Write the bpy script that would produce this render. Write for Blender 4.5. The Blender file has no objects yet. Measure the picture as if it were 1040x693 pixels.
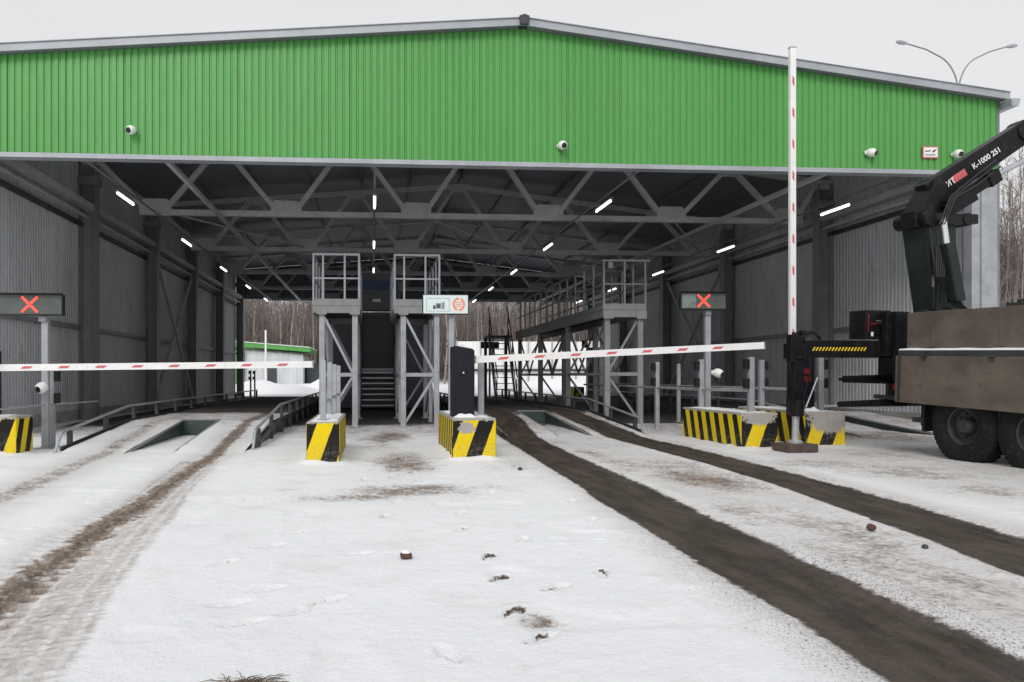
import bpy, math, random
import numpy as np
from mathutils import Vector, Matrix, noise as mnoise
random.seed(7); rng = np.random.default_rng(11)
scene = bpy.context.scene
C = scene.collection
PI = math.pi

# ------------------------------------------------------------------ materials
def new_mat(name):
    m = bpy.data.materials.new(name); m.use_nodes = True
    nt = m.node_tree; nt.nodes.clear()
    out = nt.nodes.new('ShaderNodeOutputMaterial'); b = nt.nodes.new('ShaderNodeBsdfPrincipled')
    nt.links.new(b.outputs[0], out.inputs[0])
    return m, nt, b

def nd(nt, t, **kw):
    n = nt.nodes.new(t)
    for k, v in kw.items(): setattr(n, k, v)
    return n

def setin(nt, sock, v):
    if hasattr(v, 'type') and hasattr(v, 'links'): nt.links.new(v, sock)
    else: sock.default_value = v

def mth(nt, op, a, b=0.0, c=0.0, clamp=False):
    n = nd(nt, 'ShaderNodeMath', operation=op, use_clamp=clamp)
    setin(nt, n.inputs[0], a); setin(nt, n.inputs[1], b)
    if op in ('MULTIPLY_ADD', 'COMPARE', 'WRAP'): setin(nt, n.inputs[2], c)
    return n.outputs[0]

def sstep(nt, v, lo, hi):
    n = nd(nt, 'ShaderNodeMapRange', interpolation_type='SMOOTHSTEP')
    setin(nt, n.inputs[0], v); n.inputs[1].default_value = lo; n.inputs[2].default_value = hi
    return n.outputs[0]

def mix(nt, f, a, b):
    n = nd(nt, 'ShaderNodeMix', data_type='RGBA')
    setin(nt, n.inputs[0], f); setin(nt, n.inputs[6], a); setin(nt, n.inputs[7], b)
    return n.outputs[2]

def noise(nt, scale, detail=4, rough=0.6, vec=None, stretch=None):
    if vec is None: vec = nd(nt, 'ShaderNodeTexCoord').outputs['Object']
    if stretch:
        mp = nd(nt, 'ShaderNodeMapping'); mp.inputs['Scale'].default_value = stretch
        nt.links.new(vec, mp.inputs[0]); vec = mp.outputs[0]
    n = nd(nt, 'ShaderNodeTexNoise'); n.inputs['Scale'].default_value = scale
    n.inputs['Detail'].default_value = detail; n.inputs['Roughness'].default_value = rough
    nt.links.new(vec, n.inputs['Vector'])
    return n.outputs[0]

def bump(nt, b, h, strength=0.3, dist=0.01):
    n = nd(nt, 'ShaderNodeBump'); n.inputs['Strength'].default_value = strength; n.inputs['Distance'].default_value = dist
    nt.links.new(h, n.inputs['Height']); nt.links.new(n.outputs[0], b.inputs['Normal'])

def c4(c): return (c[0], c[1], c[2], 1.0)

def pbr(name, col, rough=0.5, metal=0.0, var=0.25, scale=3.0, dirt=None, dirt_amt=0.35, bmp=0.1, spec=0.5, stretch=None):
    m, nt, b = new_mat(name)
    n1 = noise(nt, scale, 5, stretch=stretch)
    lo = tuple(x * (1 - var) for x in col); hi = tuple(min(1, x * (1 + var * 0.6)) for x in col)
    c = mix(nt, sstep(nt, n1, 0.3, 0.7), c4(lo), c4(hi))
    if dirt:
        n2 = noise(nt, scale * 3.7, 6, 0.7, stretch=stretch)
        c = mix(nt, mth(nt, 'MULTIPLY', sstep(nt, n2, 0.5, 0.75), dirt_amt), c, c4(dirt))
    nt.links.new(c, b.inputs['Base Color'])
    r = mth(nt, 'MULTIPLY_ADD', n1, 0.3, rough - 0.15)
    nt.links.new(r, b.inputs['Roughness'])
    b.inputs['Metallic'].default_value = metal
    b.inputs['Specular IOR Level'].default_value = spec
    if bmp: bump(nt, b, noise(nt, scale * 12, 3), bmp, 0.004)
    return m

def emis(name, col, strength, base=(0.8, 0.8, 0.8)):
    m, nt, b = new_mat(name)
    b.inputs['Base Color'].default_value = c4(base)
    b.inputs['Emission Color'].default_value = c4(col); b.inputs['Emission Strength'].default_value = strength
    return m

M = {}
def sheet_green():
    m, nt, b = new_mat('green_profile_sheet')
    tc = nd(nt, 'ShaderNodeTexCoord').outputs['Object']; sp = nd(nt, 'ShaderNodeSeparateXYZ'); nt.links.new(tc, sp.inputs[0])
    cell = mth(nt, 'FLOOR', mth(nt, 'MULTIPLY', sp.outputs[0], 1 / 1.16))
    wn = nd(nt, 'ShaderNodeTexWhiteNoise', noise_dimensions='1D'); nt.links.new(cell, wn.inputs['W'])
    n1 = noise(nt, 0.5, 4); n2 = noise(nt, 3.0, 7, 0.7, stretch=(2.5, 2.5, 0.25))
    c = mix(nt, n1, (0.062, 0.280, 0.052, 1), (0.088, 0.330, 0.072, 1))
    c = mix(nt, mth(nt, 'MULTIPLY', wn.outputs[0], 0.42), c, (0.105, 0.35, 0.09, 1))
    c = mix(nt, mth(nt, 'MULTIPLY', sstep(nt, n2, 0.45, 0.70), 0.42), c, (0.085, 0.20, 0.07, 1))
    fr = mth(nt, 'FRACT', mth(nt, 'MULTIPLY', sp.outputs[0], 1 / 1.16))
    lap = mth(nt, 'LESS_THAN', fr, 0.014)
    c = mix(nt, mth(nt, 'MULTIPLY', lap, 0.55), c, (0.02, 0.09, 0.02, 1))
    nt.links.new(c, b.inputs['Base Color'])
    nt.links.new(mth(nt, 'MULTIPLY_ADD', n2, 0.35, 0.28), b.inputs['Roughness'])
    bump(nt, b, noise(nt, 1.3, 3), 0.25, 0.03)
    return m
M['green'] = sheet_green()
M['sheet'] = pbr('grey_wall_sheet', (0.57, 0.585, 0.605), 0.5, 0.0, 0.12, 0.7, dirt=(0.2, 0.2, 0.19), dirt_amt=0.5, bmp=0.05, stretch=(1.5, 1.5, 0.35))
M['roof'] = pbr('roof_sheet', (0.19, 0.20, 0.215), 0.6, 0.0, 0.1, 1.0, bmp=0)
M['rooftrim'] = pbr('roof_trim', (0.36, 0.38, 0.41), 0.45, 0.1, 0.12, 1.5, dirt=(0.2, 0.2, 0.2), bmp=0.05)
M['steel'] = pbr('grey_painted_steel', (0.25, 0.255, 0.26), 0.5, 0.0, 0.14, 2.0, dirt=(0.14, 0.13, 0.12), dirt_amt=0.45)
M['truss'] = pbr('truss_steel', (0.50, 0.505, 0.51), 0.55, 0.0, 0.12, 2.0, dirt=(0.11, 0.10, 0.10), dirt_amt=0.4, bmp=0)
M['lightsteel'] = pbr('light_grey_steel', (0.36, 0.375, 0.40), 0.45, 0.15, 0.14, 3.0, dirt=(0.2, 0.19, 0.18), dirt_amt=0.4)
M['galv'] = pbr('galvanised_rail', (0.5, 0.52, 0.54), 0.38, 0.5, 0.15, 6.0, dirt=(0.3, 0.29, 0.27), dirt_amt=0.5)
M['darksteel'] = pbr('dark_steel', (0.045, 0.047, 0.05), 0.5, 0.1, 0.25, 3.0, dirt=(0.1, 0.09, 0.08), dirt_amt=0.4)
M['pit'] = pbr('pit_steel', (0.035, 0.06, 0.058), 0.5, 0.1, 0.25, 3.0, dirt=(0.15, 0.14, 0.13), dirt_amt=0.5)
M['cabin'] = pbr('cabin_panel', (0.12, 0.125, 0.14), 0.6, 0.0, 0.15, 1.5)
M['blue'] = pbr('blue_band', (0.02, 0.05, 0.16), 0.5)
M['white'] = pbr('white_paint', (0.80, 0.80, 0.79), 0.4, 0.0, 0.05, 4.0, dirt=(0.55, 0.53, 0.5), dirt_amt=0.45, bmp=0.03)
M['red'] = pbr('red_reflector', (0.60, 0.12, 0.13), 0.4, 0.0, 0.15, 30.0)
M['navy'] = pbr('dark_cabinet_paint', (0.011, 0.013, 0.019), 0.42, 0.0, 0.15, 4.0, dirt=(0.05, 0.05, 0.05), dirt_amt=0.25, spec=0.2)
M['black'] = pbr('black_plastic', (0.012, 0.012, 0.013), 0.45, 0.0, 0.2, 6.0)
M['lens'] = pbr('camera_lens', (0.01, 0.01, 0.012), 0.12, 0.0, 0.1, 6.0, bmp=0)
M['crane'] = pbr('black_crane_paint', (0.008, 0.008, 0.010), 0.38, 0.0, 0.3, 2.5, dirt=(0.05, 0.043, 0.037), dirt_amt=0.45, spec=0.22)
M['cranegreen'] = pbr('crane_column_paint', (0.016, 0.024, 0.022), 0.45, 0.0, 0.3, 2.5, dirt=(0.05, 0.05, 0.042), dirt_amt=0.5, spec=0.25)
M['board'] = pbr('weathered_sideboard', (0.128, 0.102, 0.082), 0.7, 0.0, 0.3, 1.6, dirt=(0.075, 0.062, 0.052), dirt_amt=0.8, bmp=0.25, stretch=(0.9, 1.0, 1.3))
M['tyre'] = pbr('tyre_rubber', (0.014, 0.014, 0.014), 0.85, 0.0, 0.3, 5.0, dirt=(0.07, 0.062, 0.055), dirt_amt=0.5, bmp=0.4, spec=0.2)
M['rim'] = pbr('wheel_rim_paint', (0.04, 0.042, 0.042), 0.6, 0.1, 0.3, 5.0, dirt=(0.14, 0.12, 0.10), dirt_amt=0.6)
M['chrome'] = pbr('hydraulic_rod', (0.7, 0.71, 0.72), 0.25, 0.8, 0.05, 4.0, bmp=0)
M['wood'] = pbr('dirty_foot_block', (0.085, 0.06, 0.05), 0.8, 0.0, 0.3, 8.0, dirt=(0.03, 0.025, 0.02), bmp=0.4)
M['concrete'] = pbr('bare_concrete', (0.40, 0.385, 0.36), 0.85, 0.0, 0.2, 5.0, dirt=(0.25, 0.22, 0.19), dirt_amt=0.5, bmp=0.4)
M['yellow'] = pbr('yellow_paint', (0.75, 0.53, 0.02), 0.5, 0.0, 0.1, 8.0)
M['tube'] = emis('lit_tube', (0.93, 0.97, 1.0), 5.0)
M['redled'] = emis('red_led', (1.0, 0.09, 0.05), 1.35, (0.3, 0.02, 0.02))
M['ledpanel'] = pbr('led_panel_face', (0.085, 0.10, 0.092), 0.35, 0.0, 0.2, 4.0)
M['ledpanelpale'] = pbr('led_panel_face_pale', (0.18, 0.22, 0.21), 0.3, 0.0, 0.2, 4.0)
M['screen'] = emis('lit_screen', (0.80, 0.93, 0.92), 0.72, (0.1, 0.1, 0.1))
M['screenorange'] = emis('screen_orange', (1.0, 0.30, 0.16), 0.75, (0.1, 0.05, 0.05))
M['screengrey'] = emis('screen_grey', (0.24, 0.29, 0.29), 0.6, (0.1, 0.1, 0.1))
M['screendark'] = emis('screen_dark', (0.03, 0.04, 0.04), 0.6, (0.05, 0.05, 0.05))
M['redlamp'] = pbr('red_tail_lamp', (0.20, 0.015, 0.018), 0.3, 0.0, 0.2, 9.0)
M['deckgrate'] = pbr('dark_deck_grating', (0.08, 0.08, 0.082), 0.6, 0.2, 0.2, 4.0)
M['glass'] = pbr('dark_window', (0.03, 0.04, 0.05), 0.1, 0.0, 0.1, 2.0, bmp=0)
M['stone'] = pbr('brown_clod', (0.10, 0.052, 0.038), 0.8, 0.0, 0.4, 20.0, bmp=0.5)
M['twig'] = pbr('dry_weed', (0.17, 0.13, 0.09), 0.9, 0.0, 0.3, 9.0, bmp=0)
M['bark'] = pbr('brown_bark', (0.21, 0.175, 0.16), 0.9, 0.0, 0.55, 0.35, dirt=(0.09, 0.07, 0.06), dirt_amt=0.6, bmp=0)

def snow_mat(name):
    m, nt, b = new_mat(name)
    n = noise(nt, 6, 5)
    nt.links.new(mix(nt, n, (0.76, 0.77, 0.79, 1), (0.86, 0.865, 0.88, 1)), b.inputs['Base Color'])
    b.inputs['Roughness'].default_value = 0.8; b.inputs['Specular IOR Level'].default_value = 0.2
    bump(nt, b, noise(nt, 22, 6, 0.65), 0.35, 0.02)
    return m
M['snow'] = snow_mat('snow_cap')

def birch_mat():
    m, nt, b = new_mat('birch_bark')
    n = noise(nt, 1.2, 4, 0.7, stretch=(1, 1, 3))
    c = mix(nt, sstep(nt, n, 0.52, 0.62), (0.30, 0.275, 0.25, 1), (0.08, 0.065, 0.055, 1))
    nt.links.new(c, b.inputs['Base Color']); b.inputs['Roughness'].default_value = 0.9
    return m
M['birch'] = birch_mat()

def ground_mat(name, inner=False):
    """snow with wheel tracks, slush and mud taken from the mesh's own attributes"""
    m, nt, b = new_mat(name)
    pos = nd(nt, 'ShaderNodeTexCoord').outputs['Object']
    def att(n):
        a = nd(nt, 'ShaderNodeAttribute'); a.attribute_name = n
        return a.outputs['Fac']
    mud, dirt, bare, tread = att('mud'), att('dirt'), att('bare'), att('tread')
    nl = noise(nt, 0.55, 4, 0.55, pos); nm = noise(nt, 3.2, 6, 0.68, pos); nf = noise(nt, 19, 7, 0.75, pos); ng = noise(nt, 75, 3, 0.7, pos)
    ns = noise(nt, 5.0, 6, 0.7, pos, stretch=(1.0, 0.22, 1.0))
    nc = noise(nt, 1.4, 8, 0.72, pos); slush = att('slush')
    snow = mix(nt, nl, (0.80, 0.815, 0.845, 1), (0.87, 0.88, 0.90, 1))
    snow = mix(nt, mth(nt, 'MULTIPLY', sstep(nt, nc, 0.50, 0.70), 0.45), snow, (0.66, 0.655, 0.655, 1))
    snow = mix(nt, mth(nt, 'MULTIPLY', sstep(nt, nf, 0.58, 0.78), 0.30), snow, (0.60, 0.59, 0.585, 1))
    # tyre pressed slush, brownish grey
    sl = mth(nt, 'MULTIPLY', slush, mth(nt, 'MULTIPLY_ADD', nf, 1.6, -0.05), clamp=True)
    snow = mix(nt, mth(nt, 'MINIMUM', sl, 1.0), snow, mix(nt, sstep(nt, nm, 0.35, 0.65), (0.47, 0.43, 0.40, 1), (0.36, 0.315, 0.28, 1)))
    # trodden thin snow with earth showing through, plus painted shade under the roof
    d = mth(nt, 'ADD', dirt, mth(nt, 'MULTIPLY', mth(nt, 'SUBTRACT', nm, 0.5), 1.0))
    d = mth(nt, 'ADD', d, mth(nt, 'MULTIPLY', mth(nt, 'SUBTRACT', nf, 0.5), 1.3))
    d = mth(nt, 'MULTIPLY', sstep(nt, d, 0.38, 0.98), sstep(nt, dirt, 0.0, 0.12))
    dcol = mix(nt, sstep(nt, nf, 0.38, 0.66), (0.25, 0.19, 0.15, 1), (0.09, 0.060, 0.042, 1))
    col = mix(nt, d, snow, dcol)
    col = mix(nt, mth(nt, 'MULTIPLY', dirt, 0.22, clamp=True), col, (0.42, 0.36, 0.31, 1))
    # dark grit flecks, more of them beside the tracks
    grit = att('grit')
    gg = mth(nt, 'ADD', mth(nt, 'MULTIPLY', grit, 0.17), ng)
    gf = mth(nt, 'MULTIPLY', sstep(nt, gg, 0.735, 0.775), 0.85)
    col = mix(nt, gf, col, (0.12, 0.10, 0.09, 1))
    # wet running tracks
    mm = mth(nt, 'ADD', mud, mth(nt, 'MULTIPLY', mth(nt, 'SUBTRACT', nf, 0.5), 0.75))
    mm = mth(nt, 'ADD', mm, mth(nt, 'MULTIPLY', mth(nt, 'SUBTRACT', ng, 0.5), 0.35))
    mf = mth(nt, 'MULTIPLY', sstep(nt, mm, 0.34, 0.70), sstep(nt, mud, 0.02, 0.2))
    mcol = mix(nt, sstep(nt, ns, 0.36, 0.66), (0.040, 0.031, 0.025, 1), (0.088, 0.069, 0.056, 1))
    mcol = mix(nt, mth(nt, 'MULTIPLY', sstep(nt, nf, 0.50, 0.72), 0.55), mcol, (0.105, 0.082, 0.066, 1))
    mcol = mix(nt, sstep(nt, ng, 0.61, 0.72), mcol, (0.20, 0.175, 0.155, 1))
    mcol = mix(nt, mth(nt, 'MULTIPLY', tread, 0.5), mcol, (0.028, 0.020, 0.015, 1))
    col = mix(nt, mf, col, mcol)
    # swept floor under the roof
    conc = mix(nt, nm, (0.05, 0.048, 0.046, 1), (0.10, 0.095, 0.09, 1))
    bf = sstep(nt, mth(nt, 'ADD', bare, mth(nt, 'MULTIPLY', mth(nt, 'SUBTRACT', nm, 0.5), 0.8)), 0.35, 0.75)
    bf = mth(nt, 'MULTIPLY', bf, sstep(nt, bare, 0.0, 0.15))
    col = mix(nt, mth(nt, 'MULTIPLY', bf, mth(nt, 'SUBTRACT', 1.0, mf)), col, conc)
    nt.links.new(col, b.inputs['Base Color'])
    rg = mth(nt, 'SUBTRACT', 0.85, mth(nt, 'MULTIPLY', mf, mth(nt, 'MULTIPLY', sstep(nt, nm, 0.4, 0.65), 0.45)))
    nt.links.new(rg, b.inputs['Roughness'])
    b.inputs['Specular IOR Level'].default_value = 0.25
    h = mth(nt, 'ADD', mth(nt, 'MULTIPLY', nm, 0.7), mth(nt, 'MULTIPLY', nf, 0.5))
    h = mth(nt, 'ADD', h, mth(nt, 'MULTIPLY', ng, 0.12))
    h = mth(nt, 'ADD', h, mth(nt, 'MULTIPLY', tread, 0.5))
    bump(nt, b, h, 0.8, 0.035)
    return m
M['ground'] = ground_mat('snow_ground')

def block_mat(name, bare=None, side_period=0.34, front_period=0.46, phase=0.0, chips=0.66):
    """black and yellow hazard paint on concrete; bare = (x, z, radius x, radius z) of a worn patch on the front"""
    m, nt, b = new_mat(name)
    tc = nd(nt, 'ShaderNodeTexCoord').outputs['Object']
    sp = nd(nt, 'ShaderNodeSeparateXYZ'); nt.links.new(tc, sp.inputs[0])
    x, y, z = sp.outputs
    g = nd(nt, 'ShaderNodeNewGeometry'); gs = nd(nt, 'ShaderNodeSeparateXYZ'); nt.links.new(g.outputs['Normal'], gs.inputs[0])
    sidef = mth(nt, 'GREATER_THAN', mth(nt, 'ABSOLUTE', gs.outputs[0]), 0.7)
    topf = mth(nt, 'GREATER_THAN', gs.outputs[2], 0.6)
    u1 = mth(nt, 'MULTIPLY', mth(nt, 'SUBTRACT', y, mth(nt, 'MULTIPLY', z, 0.3)), 1 / side_period)
    u2 = mth(nt, 'MULTIPLY', mth(nt, 'SUBTRACT', x, mth(nt, 'MULTIPLY', z, 0.36)), 1 / front_period)
    n = noise(nt, 7, 6, 0.7)
    w = mth(nt, 'MULTIPLY', mth(nt, 'SUBTRACT', n, 0.5), 0.07)
    def st(u):
        f = mth(nt, 'FRACT', mth(nt, 'ADD', mth(nt, 'ADD', u, 20.0 + phase), w))
        return mth(nt, 'GREATER_THAN', f, 0.5)
    s = mth(nt, 'ADD', mth(nt, 'MULTIPLY', st(u1), sidef), mth(nt, 'MULTIPLY', st(u2), mth(nt, 'SUBTRACT', 1.0, sidef)))
    yl = mix(nt, n, (0.70, 0.50, 0.006, 1), (0.82, 0.62, 0.010, 1))
    bl = mix(nt, n, (0.006, 0.006, 0.006, 1), (0.016, 0.015, 0.014, 1))
    col = mix(nt, s, bl, yl)
    cn = noise(nt, 4.3, 7, 0.7)
    conc = mix(nt, noise(nt, 11, 6, 0.7), (0.26, 0.245, 0.22, 1), (0.46, 0.44, 0.41, 1))
    wear = sstep(nt, noise(nt, 14, 7, 0.75), chips, chips + 0.03)
    if bare:
        dx = mth(nt, 'MULTIPLY', mth(nt, 'SUBTRACT', x, bare[0]), 1 / bare[2])
        dz = mth(nt, 'MULTIPLY', mth(nt, 'SUBTRACT', z, bare[1]), 1 / bare[3])
        d = mth(nt, 'ADD', mth(nt, 'MULTIPLY', dx, dx), mth(nt, 'MULTIPLY', dz, dz))
        d = mth(nt, 'ADD', d, mth(nt, 'MULTIPLY', mth(nt, 'SUBTRACT', noise(nt, 17, 8, 0.75), 0.5), 4.5))
        p = mth(nt, 'MULTIPLY', mth(nt, 'SUBTRACT', 1.0, sstep(nt, d, 0.95, 1.0)), mth(nt, 'SUBTRACT', 1.0, sidef))
        wear = mth(nt, 'MAXIMUM', wear, p)
    wear = mth(nt, 'MAXIMUM', wear, topf)
    edge = sstep(nt, mth(nt, 'ADD', z, mth(nt, 'MULTIPLY', noise(nt, 12, 7, 0.8), 0.16)), 0.655, 0.665)
    wear = mth(nt, 'MAXIMUM', wear, edge)
    low = mth(nt, 'MULTIPLY', mth(nt, 'SUBTRACT', 1.0, sstep(nt, z, 0.02, 0.45)), mth(nt, 'MULTIPLY', sstep(nt, noise(nt, 16, 7, 0.8), 0.44, 0.66), 0.6))
    col = mix(nt, wear, col, conc)
    col = mix(nt, low, col, (0.22, 0.19, 0.16, 1))
    nt.links.new(col, b.inputs['Base Color']); b.inputs['Roughness'].default_value = 0.65; b.inputs['Specular IOR Level'].default_value = 0.2
    bump(nt, b, mth(nt, 'ADD', noise(nt, 30, 5), mth(nt, 'MULTIPLY', wear, -0.6)), 0.35, 0.008)
    return m

# ------------------------------------------------------------------ mesh builder
class MB:
    def __init__(s): s.v = []; s.f = []; s.mi = []; s.cur = 0
    def face(s, idx): s.f.append(tuple(idx)); s.mi.append(s.cur)
    def add(s, vs, fs):
        n = len(s.v); s.v.extend([tuple(v) for v in vs])
        for f in fs: s.face([n + i for i in f])
    def box(s, x0, x1, y0, y1, z0, z1):
        s.add([(x0, y0, z0), (x1, y0, z0), (x1, y1, z0), (x0, y1, z0), (x0, y0, z1), (x1, y0, z1), (x1, y1, z1), (x0, y1, z1)],
              [(0, 3, 2, 1), (4, 5, 6, 7), (0, 1, 5, 4), (1, 2, 6, 5), (2, 3, 7, 6), (3, 0, 4, 7)])
        return s
    def bar(s, p, q, w, h, up=(0, 0, 1)):
        p = Vector(p); q = Vector(q); d = (q - p).normalized(); up = Vector(up)
        if abs(d.dot(up)) > 0.98: up = Vector((0, 1, 0))
        a = d.cross(up).normalized() * (w / 2); b = a.cross(d).normalized() * (h / 2)
        vs = [p - a - b, p + a - b, p + a + b, p - a + b, q - a - b, q + a - b, q + a + b, q - a + b]
        s.add(vs, [(0, 1, 2, 3), (7, 6, 5, 4), (0, 4, 5, 1), (1, 5, 6, 2), (2, 6, 7, 3), (3, 7, 4, 0)])
        return s
    def hbeam(s, p, q, w, h, t=0.014, up=(0, 0, 1)):
        """I section: two flanges and a web, flanges across up"""
        p = Vector(p); q = Vector(q); d = (q - p).normalized(); u = Vector(up)
        if abs(d.dot(u)) > 0.98: u = Vector((0, 1, 0))
        a = d.cross(u).normalized(); b = a.cross(d).normalized()
        for k in (-1, 1):
            o = b * (k * (h / 2 - t / 2)); s.bar(p + o, q + o, w, t, up)
        s.bar(p, q, t, h - 2 * t - 0.002, up)
        return s
    def tube(s, pts, r, n=8, cap=True):
        pts = [Vector(p) for p in pts]
        rs = r if isinstance(r, (list, tuple)) else [r] * len(pts)
        base = len(s.v); d = (pts[1] - pts[0]).normalized()
        up = Vector((0, 0, 1)) if abs(d.z) < 0.9 else Vector((0, 1, 0))
        for i, p in enumerate(pts):
            if i == 0: d = pts[1] - pts[0]
            elif i == len(pts) - 1: d = pts[-1] - pts[-2]
            else: d = (pts[i + 1] - pts[i]).normalized() + (pts[i] - pts[i - 1]).normalized()
            d.normalize(); a = d.cross(up)
            if a.length < 1e-4: a = Vector((1, 0, 0))
            a.normalize(); b = a.cross(d).normalized()
            for k in range(n):
                t = 2 * PI * k / n
                s.v.append(tuple(p + (a * math.cos(t) + b * math.sin(t)) * rs[i]))
        for i in range(len(pts) - 1):
            for k in range(n):
                k2 = (k + 1) % n
                s.face([base + i * n + k, base + (i + 1) * n + k, base + (i + 1) * n + k2, base + i * n + k2])
        if cap:
            s.face([base + k for k in range(n)]); e = base + (len(pts) - 1) * n
            s.face([e + k for k in range(n - 1, -1, -1)])
        return s
    def lathe(s, prof, o, axis, n=24):
        """prof: (radius, distance along axis) pairs"""
        axis = Vector(axis).normalized(); o = Vector(o)
        a = axis.orthogonal().normalized(); b = axis.cross(a).normalized(); base = len(s.v)
        for r, h in prof:
            for k in range(n):
                t = 2 * PI * k / n
                s.v.append(tuple(o + axis * h + (a * math.cos(t) + b * math.sin(t)) * max(r, 1e-4)))
        for i in range(len(prof) - 1):
            for k in range(n):
                k2 = (k + 1) % n
                s.face([base + i * n + k, base + i * n + k2, base + (i + 1) * n + k2, base + (i + 1) * n + k])
        return s
    def prism(s, poly, y0, y1, ax='y'):
        """polygon (a, b) extruded: ax y -> (a, y, b); ax x -> (x, a, b)"""
        n = len(poly)
        if ax == 'y': vs = [(a, y0, b) for a, b in poly] + [(a, y1, b) for a, b in poly]
        else: vs = [(y0, a, b) for a, b in poly] + [(y1, a, b) for a, b in poly]
        s.add(vs, [tuple(range(n)), tuple(range(2 * n - 1, n - 1, -1))] + [(i, i + n, (i + 1) % n + n, (i + 1) % n) for i in range(n)])
        return s
    def build(s, name, mats, parent=None, local=True, loc=(0, 0, 0), smooth=False, bevel=0, label=None):
        me = bpy.data.meshes.new(name)
        off = Vector(loc)
        if parent is not None and not local:
            off = Vector((0, 0, 0)); p = parent
            while p is not None: off = off + p.location; p = p.parent
        if local and parent is not None: off = Vector((0, 0, 0))
        vs = [(v[0] - off.x, v[1] - off.y, v[2] - off.z) for v in s.v]
        me.from_pydata(vs, [], s.f); 
        if not isinstance(mats, (list, tuple)): mats = [mats]
        for m in mats: me.materials.append(m)
        if len(mats) > 1: me.polygons.foreach_set('material_index', s.mi)
        import bmesh
        bm = bmesh.new(); bm.from_mesh(me); bmesh.ops.recalc_face_normals(bm, faces=bm.faces); bm.to_mesh(me); bm.free()
        if smooth:
            me.polygons.foreach_set('use_smooth', [True] * len(me.polygons))
            try: me.set_sharp_from_angle(angle=math.radians(40))
            except Exception: pass
        o = bpy.data.objects.new(name, me); C.objects.link(o)
        if parent is not None: o.parent = parent
        else: o.location = loc
        if bevel:
            md = o.modifiers.new('bevel', 'BEVEL'); md.width = bevel; md.segments = 2; md.limit_method = 'ANGLE'
        if label: o['label'] = label
        return o

def tag(o, label=None, cat=None, group=None, kind=None):
    for k, v in (('label', label), ('category', cat), ('group', group), ('kind', kind)):
        if v: o[k] = v
    return o

def thing(name, label, cat, loc=(0, 0, 0), rz=0, group=None):
    o = bpy.data.objects.new(name, None); C.objects.link(o); o.empty_display_size = 0.3
    o.location = loc; o.rotation_euler = (0, 0, rz)
    return tag(o, label, cat, group)

def copy_tree(o, parent=None):
    c = o.copy(); C.objects.link(c)
    if parent is not None: c.parent = parent
    for ch in list(o.children): copy_tree(ch, c)
    return c

def place(proto, first, loc, label, rz=0, group=None, scale=None):
    o = proto if first else copy_tree(proto)
    o.location = loc; o.rotation_euler = (0, 0, rz); o['label'] = label
    if group: o['group'] = group
    if scale: o.scale = (scale, scale, scale)
    return o

# ------------------------------------------------------------------ ground
TH = math.radians(3.8)
def poly_dist(X, Y, pts):
    """distance to a polyline and the position along it"""
    best = np.full(X.shape, 1e9); along = np.zeros(X.shape); acc = 0
    for (x0, y0), (x1, y1) in zip(pts[:-1], pts[1:]):
        dx, dy = x1 - x0, y1 - y0; L = math.hypot(dx, dy)
        t = np.clip(((X - x0) * dx + (Y - y0) * dy) / (L * L), 0, 1)
        d = np.hypot(X - x0 - t * dx, Y - y0 - t * dy); k = d < best
        sg = np.sign((X - x0) * dy - (Y - y0) * dx)
        best = np.where(k, d, best); along = np.where(k, acc + t * L, along); acc += L
    return best, along

def smooth(v, lo, hi):
    t = np.clip((v - lo) / (hi - lo), 0, 1); return t * t * (3 - 2 * t)

def vnoise(X, Y, cell, seed):
    """cheap value noise on arrays"""
    r = np.random.default_rng(seed); G = r.random((256, 256))
    x = X / cell + 1000.3; y = Y / cell + 1000.7
    xi = np.floor(x).astype(int); yi = np.floor(y).astype(int); fx = x - xi; fy = y - yi
    fx = fx * fx * (3 - 2 * fx); fy = fy * fy * (3 - 2 * fy)
    g = lambda a, b: G[a % 256, b % 256]
    return (g(xi, yi) * (1 - fx) + g(xi + 1, yi) * fx) * (1 - fy) + (g(xi, yi + 1) * (1 - fx) + g(xi + 1, yi + 1) * fx) * fy

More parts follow.
